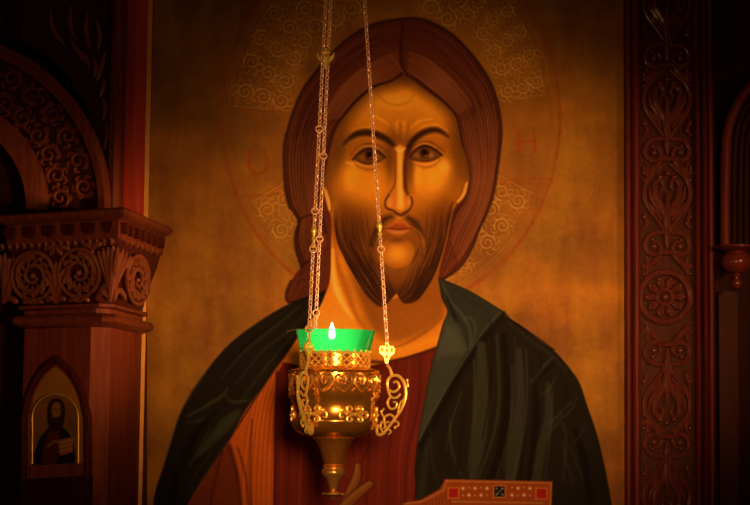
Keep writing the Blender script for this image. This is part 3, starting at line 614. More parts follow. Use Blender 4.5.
leaf('acanthus_leaf', plL, 110, 301, [(108, 280, 98, 251), (109, 278, 103, 248), (111, 276, 108, 247), (112, 278, 113, 246), (108, 286, 99, 292), (104, 292, 96, 300)], 4.0, .007)
leaf('acanthus_leaf', plR, 114, 300, [(117, 280, 131, 256), (116, 278, 127, 252), (115, 276, 123, 249), (114.5, 276, 118, 247), (119, 290, 126, 300)], 3.4, .007)
leaf('acanthus_leaf', plL, 56, 303, [(56, 285, 56, 262), (53, 290, 50, 272), (59, 290, 62, 272), (52, 298, 46, 300), (60, 298, 66, 300)], 3.4)
leaf('acanthus_leaf', plL, 3, 303, [(4, 285, 1, 255), (5, 282, 5, 253), (7, 284, 10, 258), (8, 292, 14, 270), (10, 298, 18, 303)], 3.6)
leaf('acanthus_leaf', plL, 56, 246, [(50, 247, 44, 250), (62, 247, 70, 249), (53, 251, 50, 255), (59, 251, 63, 255)], 3.0)
for x, y in ((33, 300), (79, 298), (104, 268), (14, 262), (56, 280)):
    leaf('acanthus_leaf', plL, x, y+4, [(x-5, y+1, x-10, y+3), (x+5, y+1, x+10, y+3), (x, y-1, x, y-5)], 2.6, .002)
leaf('acanthus_leaf', plL, 92, 250, [(90, 246, 82, 244), (94, 246, 102, 243), (92, 256, 96, 262)], 3.0)
for pl_k, n_k, fx_ in ((plL, 16, lambda i: (2+i*7.3, 244-(2+i*7.3)*.055)), (plR, 7, lambda i: (126+i*5, 238+(1+i*5)*.32))):
    b = MB()                                    # egg-and-leaf row under the abacus
    for i in range(n_k):
        x, y = fx_(i); relief(b, [(x, y), (x+.8, y+3.8), (x, y+6.8)], R_(1.6, 2.6, 1.0), pl_k, .002)
    b.build('leaf_moulding', W_CARVE, pier)
# niche on the shaft
pn = Vector((nl.x, nl.y, 0)); pp = c0-nl*T_SH; plN = (Vector((pp.x, pp.y, 1.6)), pn)
def on_n(P, h): return [on_plane(x, y, plN[0]+pn*h, pn) for x, y in P]
def arch_pts(xl_, xr_, yb, ys, ya):
    xm = (xl_+xr_)/2-.5
    return [(xl_, yb), (xl_, ys)]+[tuple(p) for p in spl([(xl_, ys), (xl_+(xm-xl_)*.22, ys-(ys-ya)*.48), (xl_+(xm-xl_)*.6, ys-(ys-ya)*.82), (xm, ya)], n=6)[1:]]+[tuple(p) for p in spl([(xm, ya), (xr_-(xr_-xm)*.6, ys-(ys-ya)*.82), (xr_-(xr_-xm)*.22, ys-(ys-ya)*.48), (xr_, ys)], n=6)[1:]]+[(xr_, yb)]
A1 = arch_pts(24.5, 88, 480, 418, 359)
b = MB(); b.tube(on_n(A1, .003), R_(4.2)[0], 8, up=pn); b.build('niche_arch', W_DARK, pier)
b = MB(); b.tube(on_n(arch_pts(28.5, 84, 478, 418, 365), .005), R_(1.2)[0], 6, up=pn); b.build('niche_bead', W_RED, pier)
A2 = arch_pts(27, 86, 480, 419, 362)
b = MB(); b.loft([on_n(A2, .0005), on_n(A2, .0035)]); o = b.build('niche_panel', GILTPANEL, pier, False)
b = MB(); b.loft([on_n([(20, 479), (93, 475), (93, 520), (20, 524)], .001), on_n([(20, 479), (93, 475), (93, 520), (20, 524)], .005)]); b.build('opening_shade_plate', W_GROUND, pier, False)  # dark plate stands in for the shaded opening below the niche
b = MB(); b.loft([on_n([(30, 465.5), (83, 463), (83, 475), (30, 478)], .0036), on_n([(30, 465.5), (83, 463), (83, 475), (30, 478)], .010)]); b.build('niche_sill', W_RED, pier, False)
# small icon leaning in the niche
def rarch(x0, x1, yb, ys): return [(x0, yb), (x0, ys)]+[((x0+x1)/2-(x1-x0)/2*math.cos(a), ys-(x1-x0)/2*1.0*math.sin(a)) for a in np.linspace(.1, PI-.1, 16)]+[(x1, ys), (x1, yb)]
sm = thing('small_icon', 'small round-topped icon of a robed figure holding a book in the pointed niche', 'painting', tuple(on_n([(55, 466)], .004)[0]))
HS = .0045
b = MB(); R1 = rarch(32, 79, 465, 417); b.loft([on_n(R1, .0036), on_n(R1, HS+.004)]); b.build('board', W_DARK, sm, False)
c2 = Canvas(31, 80, 390, 466, .3); c2.id[:] = -1
c2.img[:] = np.array((116, 62, 16))/255*(1+.25*c2.fbm(.1, .1, 3, 4))[..., None]
RA = rarch(33, 78, 464, 417); c2.fill(RA, (120, 64, 17), .5, 0, id=0)
c2.line([(56+13*math.cos(a), 410+13*math.sin(a)) for a in np.linspace(0, 2*PI, 30)], .8, (150, 60, 14), .7, .5)
c2.fill(spl([(35, 464), (37, 446), (43, 434), (51, 427), (61, 427), (68, 432), (72, 442), (73, 464)], True, 5), (30, 16, 10), .6, id=1)
c2.fill(spl([(42, 462), (44, 444), (50, 430), (58, 430), (60, 444), (56, 464)], True, 5), (74, 22, 9), .8)
c2.fill(spl([(49, 428), (47, 414), (49, 403), (56, 398), (63, 402), (65, 412), (63, 426), (58, 431), (53, 431)], True, 5), (48, 20, 8), .6, id=2)
c2.fill(spl([(51.5, 412), (53, 404), (57, 402), (60.5, 405), (60.5, 414), (57.5, 421), (54, 420)], True, 5), (136, 72, 22), .8, id=3)
c2.line([(54, 409), (56, 409)], .8, (40, 16, 8), .8, .4); c2.line([(58, 409), (60, 409)], .8, (40, 16, 8), .8, .4); c2.line([(57, 409), (57, 414)], .7, (90, 44, 14), .8, .4); c2.fill([(53, 417), (60, 416.5), (58, 422), (55, 422)], (60, 26, 10), .6)
c2.fill([(58, 440), (72, 437), (73, 452), (60, 456)], (140, 66, 26), .5, id=4)
for k in range(3): c2.line([(59, 443+k*4.2), (72, 440+k*4.2)], 1.2, (176, 108, 60), .7, .5)
c2.line([(48, 446), (54, 441), (60, 443)], 3, (126, 64, 22), .9, .6)
for P in ([(40, 408), (40, 416)], [(43, 408), (43, 416)], [(38, 412), (45, 412)], [(69, 408), (69, 416)], [(72, 408), (73, 416)], [(68, 412), (74, 412)]): c2.line(P, .9, (150, 42, 12), .7, .4)
def small_pos(Xp, Yp, h):
    R = np.array(ROT); d = np.stack([(Xp-375)/F, -(Yp-252.5)/F, -np.ones_like(Xp)], -1) @ R.T
    p = np.array(plN[0]+pn*(HS+.0043)); n = np.array(pn); t = ((p-np.array(CAM)) @ n)/(d @ n); return np.array(CAM)+d*t[..., None]
rs = c2.regions(small_pos)
for k, n in ((0, 'gold_ground'), (1, 'robe'), (2, 'hair'), (3, 'face'), (4, 'book')): grid_object(n, rs[k], sm, P_PAINT)
b = MB(); b.tube(on_n(rarch(32.5, 78.5, 464, 417), HS+.0045), R_(.9)[0], 6, up=pn); b.build('frame', GILT, sm)

# ================================================================== LEFT ARCH above the pier
YA = -.055
plA = (Vector((0, YA, 0)), Vector((0, -1, 0)))
arch = thing('carved_arch', 'dark carved wooden arch rising to the left from the pier capital', 'arch', tuple(at(75, 206, YA)))
def band(name, cx, cy, r0, r1, a0, a1, Y0, Y1, m, parent):
    b = MB(); A = np.linspace(math.radians(a0), math.radians(a1), 40); rings = []
    for a in A:
        q0 = (cx+r0*math.cos(a), cy-r0*math.sin(a)); q1 = (cx+r1*math.cos(a), cy-r1*math.sin(a)); qm = (cx+(r0+r1)/2*math.cos(a), cy-(r0+r1)/2*math.sin(a))
        f = [at(*q0, Y0), at(*qm, Y0-.004), at(*q1, Y0)]; k = [Vector((p.x, Y1, p.z)) for p in (f[2], f[0])]; rings.append([f[0], f[1], f[2], k[0], k[1]])
    b.loft(rings); return b.build(name, m, parent, True)
band('inner_rib', -62, 206, 88, 110, -2, 88, YA-.02, YA+.05, W_RED, arch)
band('outer_rib', -62, 206, 160, 173, -2, 88, YA-.02, YA+.05, W_RED, arch)
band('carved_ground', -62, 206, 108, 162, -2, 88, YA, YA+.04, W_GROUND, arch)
def tubeA(b, P, w, Y_, h=.004): b.tube([at(x, y, Y_-h) for x, y in P], [x*.00155 for x in (w if hasattr(w, '__len__') else [w]*len(P))], 6, up=(0, -1, 0))
b = MB(); Rn = random.Random(4)
for i in range(9):
    a = math.radians(4+i*10.5)
    for j, rr in enumerate((122, 147)):
        cx, cy = -62+rr*math.cos(a+.06*(j)), 206-rr*math.sin(a+.06*j); sg = 1 if (i+j) % 2 else -1; st = Rn.uniform(0, 6)
        tubeA(b, spiral(cx, cy, 10, 2, st, sg*1.3, 20), list(np.linspace(2.6, 1.4, 21)), YA)
        for t in range(6):
            g = st+sg*2*PI*t/6; x0, y0 = cx+8*math.cos(g), cy+8*math.sin(g)
            tubeA(b, spl([(x0, y0), (x0+4*math.cos(g+sg*.6), y0+4*math.sin(g+sg*.6)), (x0+6.5*math.cos(g+sg*1.4), y0+6.5*math.sin(g+sg*1.4))], n=3), list(np.linspace(2.6, .8, 7)), YA)
b.build('carved_scrollwork', W_RED, arch)
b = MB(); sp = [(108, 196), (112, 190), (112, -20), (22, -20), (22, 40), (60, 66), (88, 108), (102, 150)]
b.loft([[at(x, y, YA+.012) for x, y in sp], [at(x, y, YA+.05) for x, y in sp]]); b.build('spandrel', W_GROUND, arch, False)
b = MB()
for P in ([(96, 82), (102, 66), (105, 52)], [(94, 78), (96, 66), (92, 56)], [(90, 70), (86, 58), (78, 50)], [(100, 96), (104, 86), (104, 78)], [(84, 62), (76, 48), (70, 38)], [(103, 120), (106, 106), (102, 98)], [(98, 50), (100, 34), (96, 18)], [(90, 48), (86, 30), (88, 10)], [(76, 40), (70, 24), (72, 4)], [(104, 150), (108, 132), (106, 120)], [(64, 44), (54, 30), (50, 10)]):
    tubeA(b, spl(P, n=6), list(np.interp(np.linspace(0, 1, 13), [0, .5, 1], [1, 3.2, .6])), YA+.01)
b.build('carved_leaves', W_CARVE, arch)
vm = MB(); x0, x1 = WX(110.5, YA-.01, 100), WX(121, YA-.01, 100)
z0 = zz[0]+.003
vm.loft([[(x0, YA+.05, z), (x0, YA-.012, z), ((x0+x1)/2, YA-.018, z), (x1, YA-.012, z), (x1, YA+.05, z)] for z in (z0, zt)]); vm.build('upright_moulding', W_RED, arch, True)

# ================================================================== RIGHT CARVED PILASTER
YP = -.012
pil = thing('carved_pilaster', 'tall reddish wooden pilaster carved with paired scrolls and a rosette, right of the large painting', 'pilaster', (WX(668, YP), YP, -.1))
xa, xb = WX(625, YP), WX(713, YP)
b = MB(); b.box(xa, xb, YP, .03, -.1, zt); b.build('backboard', W_DARK, pil, False)
for p0, p1, hh in ((625, 630.5, .012), (631.5, 639.5, .018), (694, 699.5, .016), (701, 706, .022), (706.5, 713, .016)):
    u0, u1 = WX(p0, YP), WX(p1, YP); um = (u0+u1)/2; b = MB()
    b.loft([[(u0, YP+.001, z), (u0, YP-hh*.6, z), (u0+(um-u0)*.5, YP-hh*.92, z), (um, YP-hh, z), (u1-(u1-um)*.5, YP-hh*.92, z), (u1, YP-hh*.6, z), (u1, YP+.001, z)] for z in (-.1, zt)])
    b.build('edge_moulding', W_RR, pil, True, angle=60)
CX = 667
def tubeP(b, P, w, h=.004, seg=7):
    n = len(P); b.tube([at(x, y, YP-h) for x, y in P], [x*.0016 for x in 1.15*np.interp(np.linspace(0, 1, n), np.linspace(0, 1, len(w)), w)], seg, up=(0, -1, 0))
def sym(f):
    for sg in (-1, 1): f(lambda P: [(CX+sg*x, y) for x, y in P])
def volutes(y, fl):        # fl = 1: scrolls open upward
    b = MB()
    def side(S):
        tubeP(b, S([(p[0], y+fl*p[1]) for p in spl([(2, -24), (4, -12), (9, -11.5), (17, -9), (22, -1), (20, 7), (14, 10.5), (8, 8.5), (6, 3), (9, -2), (14, -2)], n=6)]), [1.4, 2.2, 2.2, 2.4, 2.2, 1.4])
        p = at(*S([(13, y+fl*2.5)])[0], YP-.007); b.ball(p, 3.4*.0016, 8)
        p = at(*S([(14.5, y-fl*4)])[0], YP-.006); b.ball(p, 2.2*.0016, 6)
        tubeP(b, S([(p[0], y+fl*p[1]) for p in spl([(6, 9), (11, 16), (17, 22), (21, 31)], n=5)]), [1.6, 3, 2.6, 1])
        tubeP(b, S([(p[0], y+fl*p[1]) for p in spl([(21, 12), (19, 18), (22, 24), (24, 20)], n=5)]), [1, 2.2, 1.4])
        b.ball(at(*S([(23, y+fl*30)])[0], YP-.005), 1.9*.0016, 6)
    sym(side)
    tubeP(b, [(CX-9, y+fl*8.5), (CX+9, y+fl*8.5)], [2.4, 2.4], .009); tubeP(b, spl([(CX-1, y-fl*22), (CX, y-8*fl), (CX+.5, y+4*fl)], n=5), [1, 3, 1.5], .006)
    b.build('paired_scroll', W_RRC, pil)
def teardrop(y0, y1, tip):  # ogee frame with leaves; the leaf plume rises from the tip end
    b = MB(); L = y1-y0; q = (lambda v: y0+v*L) if tip > 0 else (lambda v: y1-v*L)
    def side(S):
        tubeP(b, S([(x, q(v)) for x, v in spl([(3, 0), (9, .08), (19, .22), (23, .42), (20, .62), (10, .84), (3, 1)], n=6)]), [1.4, 2.2, 2.4, 2.2, 1.4])
        tubeP(b, S([(x, q(v)) for x, v in spl([(1, .95), (3, .72), (11, .5), (12, .3), (6, .24), (4, .34), (7, .4)], n=6)]), [2.2, 3, 2, 1.2], .006)
        tubeP(b, S([(x, q(v)) for x, v in spl([(3, .80), (9, .66), (16, .5), (18, .34)], n=5)]), [1, 3, 2.4, .8])
        tubeP(b, S([(x, q(v)) for x, v in spl([(5, .86), (10, .74), (15, .66), (18, .6)], n=5)]), [1, 2.6, .8])
        b.ball(at(*S([(7, q(.2))])[0], YP-.006), 2.8*.0016, 7)
        b.ball(at(*S([(23, q(.8))])[0], YP-.004), 2.4*.0016, 6); b.ball(at(*S([(23, q(.06))])[0], YP-.004), 2.2*.0016, 6)
        tubeP(b, S([(x, q(v)) for x, v in spl([(24, .98), (20, .9), (23, .72)], n=4)]), [1, 2.2, .8])
    sym(side)
    tubeP(b, [(CX, q(v)) for v in np.linspace(.98, .42, 9)], [2, 3.4, 2.6, .8], .007)
    b.ball(at(CX, q(.14), YP-.006), 2.6*.0016, 7)
    b.build('leaf_plume', W_RRC, pil)
for y, fl in ((-40, 1), (56, 1), (150, 1), (244, 1), (353, -1), (445, -1), (540, -1)): volutes(y, fl)
for y0, y1, tp in ((-24, 40, 1), (70, 137, 1), (164, 230, 1), (369, 432, -1), (461, 525, -1)): teardrop(y0, y1, tp)
b = MB(); tubeP(b, [(CX-2+25*math.cos(a), 297+25*math.sin(a)) for a in np.linspace(0, 2*PI, 48)], [2.9, 2.9], .006, 8); o1 = b.build('medallion', W_RRC, pil)
b = MB()
for k in range(10):
    a = 2*PI*k/10; c_, s_ = math.cos(a), math.sin(a)
    tubeP(b, [(CX-2+r*c_, 297+r*s_) for r in (8, 12, 16, 19.5)], [1.2, 3.4, 4.2, 2.4], .004)
    b.ball(at(CX-2+18.5*c_, 297+18.5*s_, YP-.008), 2.2*.0016, 6)
tubeP(b, [(CX-2+7.5*math.cos(a), 297+7.5*math.sin(a)) for a in np.linspace(0, 2*PI, 26)], [1.8, 1.8], .007); b.ball(at(CX-2, 297, YP-.006), 4*.0016, 8)
ro = b.build('rosette', W_RRC, o1)

# ================================================================== RIGHT ARCH with turned pendant
YR = -.03
ra = thing('pendant_arch', 'dark fluted wooden arch at the right edge, ending in a turned ball pendant', 'arch', tuple(at(735, 300, YR)))
plane_box('trim_3', WX(713, .03), WX(838, .03), .03, .05, W_GROUND)
b = MB(); q0, q1 = WX(718, .02, 380), WX(737, .02, 380); b.box(q0, q1, .008, .03, zb, z_for((q0, .02), 292)); tag(b.build('trim_4', W_DARK, None, False), kind='structure')
def archline(off):  # px path of the rib at an offset into the pier
    return [(719+off, 246), (719+off, 190), (719.5+off, 158)]+[(800-(80-off)*math.cos(a), 150-(92-off)*math.sin(a)) for a in np.linspace(.08, 1.35, 18)]
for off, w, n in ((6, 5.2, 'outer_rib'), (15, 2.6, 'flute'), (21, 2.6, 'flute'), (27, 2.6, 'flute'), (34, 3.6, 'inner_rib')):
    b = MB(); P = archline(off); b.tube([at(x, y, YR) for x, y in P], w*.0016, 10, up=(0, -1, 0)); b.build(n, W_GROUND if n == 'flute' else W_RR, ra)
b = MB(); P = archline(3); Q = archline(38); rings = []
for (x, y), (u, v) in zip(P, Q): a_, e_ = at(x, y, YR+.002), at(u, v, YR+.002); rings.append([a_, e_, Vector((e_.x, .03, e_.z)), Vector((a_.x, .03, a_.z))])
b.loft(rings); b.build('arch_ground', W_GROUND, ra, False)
pc = at(736, 262, -.04); px_ = .00158
b = MB(); zq = lambda y: z_for((pc.x, pc.y), y)
b.lathe([(20.5*px_, zq(246)), (20.5*px_, zq(248)), (16*px_, zq(250.5)), (12*px_, zq(251.5))], (pc.x, pc.y), 40); b.build('collar', W_RR, ra)
b = MB(); pr = [(12, 251)]+[(15.5*math.cos(a), 262-12.5*math.sin(a)) for a in np.linspace(.85, -1.25, 14)]+[(4.5, 275), (3.2, 277.5)]
b.lathe([(r*px_, zq(y)) for r, y in pr], (pc.x, pc.y), 40); b.build('ball', W_POL, ra)
b = MB(); b.ball((pc.x, pc.y, zq(283.5)), 6*px_, 12); b.lathe([(3*px_, zq(276)), (3*px_, zq(280))], (pc.x, pc.y), 20); b.build('finial', W_POL, ra)
#@@PART3@@
# ================================================================== HANGING OIL LAMP
YL = -.45
la = at(334.5, 400, YL); AX = (la.x, YL)
S1 = (la-CAM).dot((ROT @ Vector((0, 0, -1))))/F             # metres per photo pixel at the lamp
zl = lambda y: z_for((AX[0], YL), y)
def prof(P): return [(r*S1, zl(y)) for r, y in P]
lamp = thing('hanging_oil_lamp', 'lit brass oil lamp with green glass cup hanging on three chains before the painting', 'oil lamp', (AX[0], YL, zl(500)))
# glass cup
gm, nt, bs = mat('green_glass', .12); out = nt.nodes['Material Output']
tr = nt.nodes.new('ShaderNodeBsdfTranslucent'); tr.inputs[0].default_value = (.05, .62, .22, 1)
df = nt.nodes.new('ShaderNodeBsdfTransparent'); df.inputs[0].default_value = (.42, .9, .55, 1)
gl = nt.nodes.new('ShaderNodeBsdfGlossy'); gl.inputs[0].default_value = (.9, 1, .9, 1); gl.inputs['Roughness'].default_value = .12
m1 = nt.nodes.new('ShaderNodeMixShader'); m1.inputs[0].default_value = .45; nt.links.new(tr.outputs[0], m1.inputs[1]); nt.links.new(df.outputs[0], m1.inputs[2])
fr = nt.nodes.new('ShaderNodeFresnel'); fr.inputs[0].default_value = 1.45; m2 = nt.nodes.new('ShaderNodeMixShader')
nt.links.new(fr.outputs[0], m2.inputs[0]); nt.links.new(m1.outputs[0], m2.inputs[1]); nt.links.new(gl.outputs[0], m2.inputs[2]); nt.links.new(m2.outputs[0], out.inputs[0])
b = MB(); b.lathe(prof([(24, 366), (30, 362), (34.5, 351), (37.5, 341), (39.6, 332), (40.2, 331), (39.2, 331.2), (36.5, 341), (33.4, 351), (29, 361), (23, 364.5)]), AX, 72, cap=False); cup = b.build('glass_cup', gm, lamp)
b = MB(); b.lathe(prof([(28.5, 360), (0.05, 360.02)]), AX, 48, cap=False); b.lathe(prof([(28.5, 362), (28.5, 360)]), AX, 48, cap=False); b.build('oil', plain('lamp_oil', (.35, .3, .04, 1), .1), lamp)
# wick holder and flame
b = MB(); zr = zl(331.2)
d = Vector((.93, .36, 0))
b.tube([(AX[0]-d.x*51*S1, YL-d.y*51*S1, zl(333.0)), (AX[0]-d.x*40*S1, YL-d.y*40*S1, zr+.0012), (AX[0], YL, zr+.001), (AX[0]+d.x*40*S1, YL+d.y*40*S1, zr+.0016), (AX[0]+d.x*44*S1, YL+d.y*44*S1, zl(328.5))], .0007, 6)
b.ball((AX[0]-d.x*51*S1, YL-d.y*51*S1, zl(333.0)), .0012, 6)
fx, fy = AX[0]-3.0*S1, YL-.022
b.lathe([(.0022, zl(346)), (.0022, zl(339)), (.0014, zl(338))], (fx, fy), 12); b.build('wick_holder', WIRE, lamp)
fm = bpy.data.materials.new('flame'); fm.use_nodes = True; nt = fm.node_tree; nt.nodes.clear(); o = nt.nodes.new('ShaderNodeOutputMaterial'); e = nt.nodes.new('ShaderNodeEmission')
e.inputs[0].default_value = (1, .8, .5, 1); e.inputs[1].default_value = 40; nt.links.new(e.outputs[0], o.inputs[0])
b = MB(); b.lathe([(r*S1, zl(y)) for r, y in ((.2, 341), (2.4, 339.5), (3.6, 336.5), (3.6, 333.6), (2.6, 330.5), (1.2, 327), (.15, 323.5))], (fx, fy), 16); b.build('flame', fm, lamp)
# pierced gallery
b = MB(); NG = 26
sl = MB(); sl.lathe(prof([(33.6, 368), (33.9, 354.5), (33.3, 354.5), (33, 368)]), AX, 72, cap=False); sl.build('gallery_sleeve', BRASS_R, lamp)
for y, r in ((353.5, 35.4), (367.5, 34.5)): b.tube([(AX[0]+r*S1*math.cos(a), YL+r*S1*math.sin(a), zl(y)) for a in np.linspace(0, 2*PI, 64, endpoint=False)], 1.0*S1, 8, closed=True)
for k in range(NG):
    for sg in (-1, 1):
        a0 = 2*PI*k/NG; P = [(AX[0]+35*S1*math.cos(a0+sg*t*.24*1.9), YL+35*S1*math.sin(a0+sg*t*.24*1.9), zl(367-13*t)) for t in np.linspace(0, 1, 7)]
        b.tube(P, .62*S1, 6)
    a0 = 2*PI*k/NG; b.ball((AX[0]+35.2*S1*math.cos(a0), YL+35.2*S1*math.sin(a0), zl(351.6)), 1.3*S1, 6)
b.build('pierced_gallery', GILT, lamp)
# bowl
b = MB(); b.lathe(prof([(34, 367), (36, 367.6), (39, 369), (44, 370), (46.6, 371.2), (46.2, 372.8), (45, 374), (45, 393), (46, 394.5), (46.6, 396), (46, 397.5), (44.2, 399), (43, 403), (42.2, 407), (42, 418), (43.2, 420), (43.6, 422), (42.6, 424), (41.5, 426), (39, 430), (33, 434), (26, 436.6), (20, 437.6)]), AX, 96); bowl = b.build('bowl', BRASS_R, lamp)
b = MB(); b.lathe(prof([(20, 437), (20.6, 438.4), (19, 439.6), (16.5, 443), (14, 449), (12, 456), (10.6, 461), (10, 464)]), AX, 64); b.build('stem', BRASS_R, lamp)
b = MB(); b.lathe(prof([(8.6, 463.6), (10.4, 465), (11, 466.5), (9.6, 468), (11.6, 470), (12.4, 472.4), (11.4, 475), (8.6, 477.4), (6.4, 481), (4.6, 486), (3.4, 491), (5.5, 492.4), (10.8, 493.2), (11, 494.4), (7, 495.8), (3.6, 497.4), (2.4, 499), (.4, 500)]), AX, 64); fin = b.build('finial', BRASS, lamp)
b = MB()
for k in range(12): a = 2*PI*k/12; b.ball((AX[0]+10.6*S1*math.cos(a), YL+10.6*S1*math.sin(a), zl(493.8)), 1.3*S1, 6)
b.build('bead_rim', BRASS, fin)
def cyl(r, ph, y): return (AX[0]+r*S1*math.cos(ph), YL+r*S1*math.sin(ph), zl(y))
def on_cyl(b, P, w, r, ph0):     # P in photo pixels (arc length, row)
    pts = [cyl(r, ph0+x/r, y) for x, y in P]; n = len(pts)
    V = [Vector(p) for p in pts]
    b.tube(V, [x*S1 for x in np.interp(np.linspace(0, 1, n), np.linspace(0, 1, len(w)), w)], 6, up=(math.cos(ph0), math.sin(ph0), 0))
b = MB(); NB = 14
for k in range(NB):
    ph = 2*PI*k/NB
    for sg in (-1, 1):
        on_cyl(b, [(sg*x, y) for x, y in spl([(0, 392), (5, 388), (9, 382), (7, 376.5), (3.5, 378), (4, 382), (6.4, 382)], n=5)], [1.2, 1.3, .8], 45.4, ph)
        on_cyl(b, [(sg*x, y) for x, y in spl([(1, 376), (2.5, 380), (1, 385)], n=4)], [.6, 1.2, .5], 45.4, ph)
    b.ball(cyl(45.6, ph, 375.5), 1.4*S1, 6); b.ball(cyl(45.6, ph+PI/NB, 390), 1.5*S1, 6)
b.build('scroll_band', BRASS, bowl)
for k in range(6):
    b = MB(); ph = -PI/2+.52+2*PI*k/6
    for sx_ in (-1, 1):
        for sy in (-1, 1):
            on_cyl(b, [(sx_*x, 414.5+sy*y) for x, y in spl([(0, 0), (4, 1), (8, 3), (8.5, 6.4), (5, 7.2), (3.4, 5), (5, 3.6)], n=5)], [1.2, 1.3, .8], 43, ph)
        on_cyl(b, [(sx_*x, y) for x, y in spl([(8, 414.5), (12, 412), (16, 414), (15, 418), (12, 417)], n=5)], [1.2, 1.1, .6], 43, ph)
    b.ball(cyl(43.2, ph, 414.5), 1.7*S1, 7); b.build('scroll_mount', GILT, bowl)
# three filigree brackets and chains
HUBZ = 2.36
def bracket(az):
    ca, sa = math.cos(az), math.sin(az); b = MB()
    W = lambda r, y: (AX[0]+r*S1*ca, YL+r*S1*sa, zl(y))
    def t(P, w): P = list(P); b.tube([W(r, y) for r, y in P], [1.06*x*S1 for x in np.interp(np.linspace(0, 1, len(P)), np.linspace(0, 1, len(w)), w)], 6, up=(-sa, ca, 0))
    t(spl([(44, 424), (42.5, 429), (44, 434), (49, 433), (54, 427), (60, 419), (66, 410), (70, 400), (71, 391), (69, 381), (63, 375), (56, 376), (52.5, 382), (54, 389), (60, 391), (64.5, 386.5), (62.5, 381), (58.5, 382)], n=6), [1.5, 1.6, 1.5, 1.6, 1.6, 1.4, 1.3, 1.2])
    t(spl([(57, 374), (55, 368), (52, 364)], n=5), [1.6, 1.4])
    t(spl([(68, 381), (73, 386), (72.5, 380)], n=5), [1.2, .7]); t(spl([(53, 388), (56, 396), (62, 397), (66, 393)], n=5), [1.3, 1.2])
    t(spl([(56, 396), (53, 402), (56, 408), (61, 407), (62, 402), (58.5, 401.5)], n=5), [1.3, 1.2, .9]); t(spl([(70, 398), (66, 402), (64, 408), (67, 411)], n=5), [1.1, .9])
    t(spl([(61, 418), (56, 414), (50, 417), (51, 422), (55, 421)], n=5), [1.3, 1.2, .9]); t(spl([(58, 421), (63, 421), (64, 425), (60, 426)], n=5), [1.2, .8]); t(spl([(50, 417), (47, 412), (50, 408)], n=5), [1.2, .8])
    t(spl([(49, 432), (46, 426), (48, 421), (51, 425), (49.5, 428)], n=5), [1.2, 1.1, .8]); t(spl([(53, 428), (57, 431), (54, 434)], n=5), [1.1, .7])
    for r, y in ((72.5, 379.5), (64, 411), (61, 427), (47, 411), (53, 402), (71.5, 394)): b.ball(W(r, y), 1.6*S1, 6)
    br = b.build('bracket', GILT, lamp); br['label'] = 'scrolled filigree bracket'
    b = MB()                                     # winged cross plate above the bracket
    def pl(P):
        n = Vector((-sa, ca, 0))*1.1*S1; f = [Vector(W(r, y))+n for r, y in P]; k = [Vector(W(r, y))-n for r, y in P]; b.loft([f, k])
    pl([(52, 341.5), (54, 344), (53.4, 346), (58, 345.5), (60, 348.5), (59, 353), (55.5, 355.5), (54.2, 358), (53.2, 363), (50.8, 363), (49.8, 358), (48.5, 355.5), (45, 353), (44, 348.5), (46, 345.5), (50.6, 346), (50, 344)])
    for r, y in ((52, 350), (57, 349.5), (47, 349.5), (52, 345.5), (52, 356)): b.ball(W(r, y), 2.4*S1, 7)
    b.build('cross_plate', GILT, br)
    return Vector(W(52, 341)), W
LINK = 3.7*S1
def link_tmpl(): 
    v = []; f = []; n, m = 12, 5; a_, b_ = 2.5*S1, 1.75*S1; w = .56*S1
    for i in range(n):
        t = 2*PI*i/n; c_ = Vector((b_*math.cos(t), 0, a_*math.sin(t))); q = Vector((math.cos(t), 0, math.sin(t)))
        for k in range(m): u = 2*PI*k/m; v.append(c_+q*(w*math.cos(u))+Vector((0, w*math.sin(u), 0)))
    for i in range(n):
        for k in range(m): f.append((i*m+k, i*m+(k+1) % m, ((i+1) % n)*m+(k+1) % m, ((i+1) % n)*m+k))
    return v, f
LV, LF = link_tmpl()
def chain(p0, p1, feats, wob):
    """links from p0 (low) to p1 (high); feats: (photo row, kind)"""
    P0_, P1_ = Vector(p0), Vector(p1); D = P1_-P0_; L = D.length; u = D.normalized(); N = int(L/LINK); b = MB()
    rows = [y for y, _ in feats]; x_ax = u.cross(Vector((0, 1, 0))).normalized(); y_ax = u.cross(x_ax)
    def on_row(y):
        lo, hi = 0., 1.
        for _ in range(40):
            m = (lo+hi)/2
            if proj(P0_+D*m)[1] > y: lo = m
            else: hi = m
        return P0_+D*lo
    for i in range(N+1):
        c_ = P0_+u*(i*LINK); y = proj(c_)[1]
        if any(abs(y-r) < (7 if k == 'bead' else 2.5) for r, k in feats): continue
        a = (.75 if i % 2 else -.75)+.2*math.sin(i*.7); A = x_ax*math.cos(a)+y_ax*math.sin(a); B = u.cross(A)
        b.add([c_+A*v.x+B*v.y+u*v.z for v in LV], LF)
    ch = b.build('chain', CHAINM, lamp)
    for y, k in feats:
        c_ = on_row(y)
        if k == 'ring':
            b = MB(); b.tube([c_+x_ax*(3.3*S1*math.cos(t))+u*(3.3*S1*math.sin(t)) for t in np.linspace(0, 2*PI, 24, endpoint=False)], .8*S1, 8, closed=True); b.build('ring', CHAINM, ch)
        else:
            b = MB(); rg = []
            for r, h in ((.6, -9), (1.4, -7.5), (2.6, -5), (1.5, -2), (2.2, 0), (3.4, 3), (2.6, 6), (1.2, 7.5), (.6, 9)): rg.append([c_+u*(h*S1)+(x_ax*math.cos(t)+y_ax*math.sin(t))*(r*S1) for t in np.linspace(0, 2*PI, 14, endpoint=False)])
            b.loft(rg); b.build('bead', GILT, ch)
    return P0_, P1_
hub = Vector((AX[0], YL, HUBZ))
ends = []
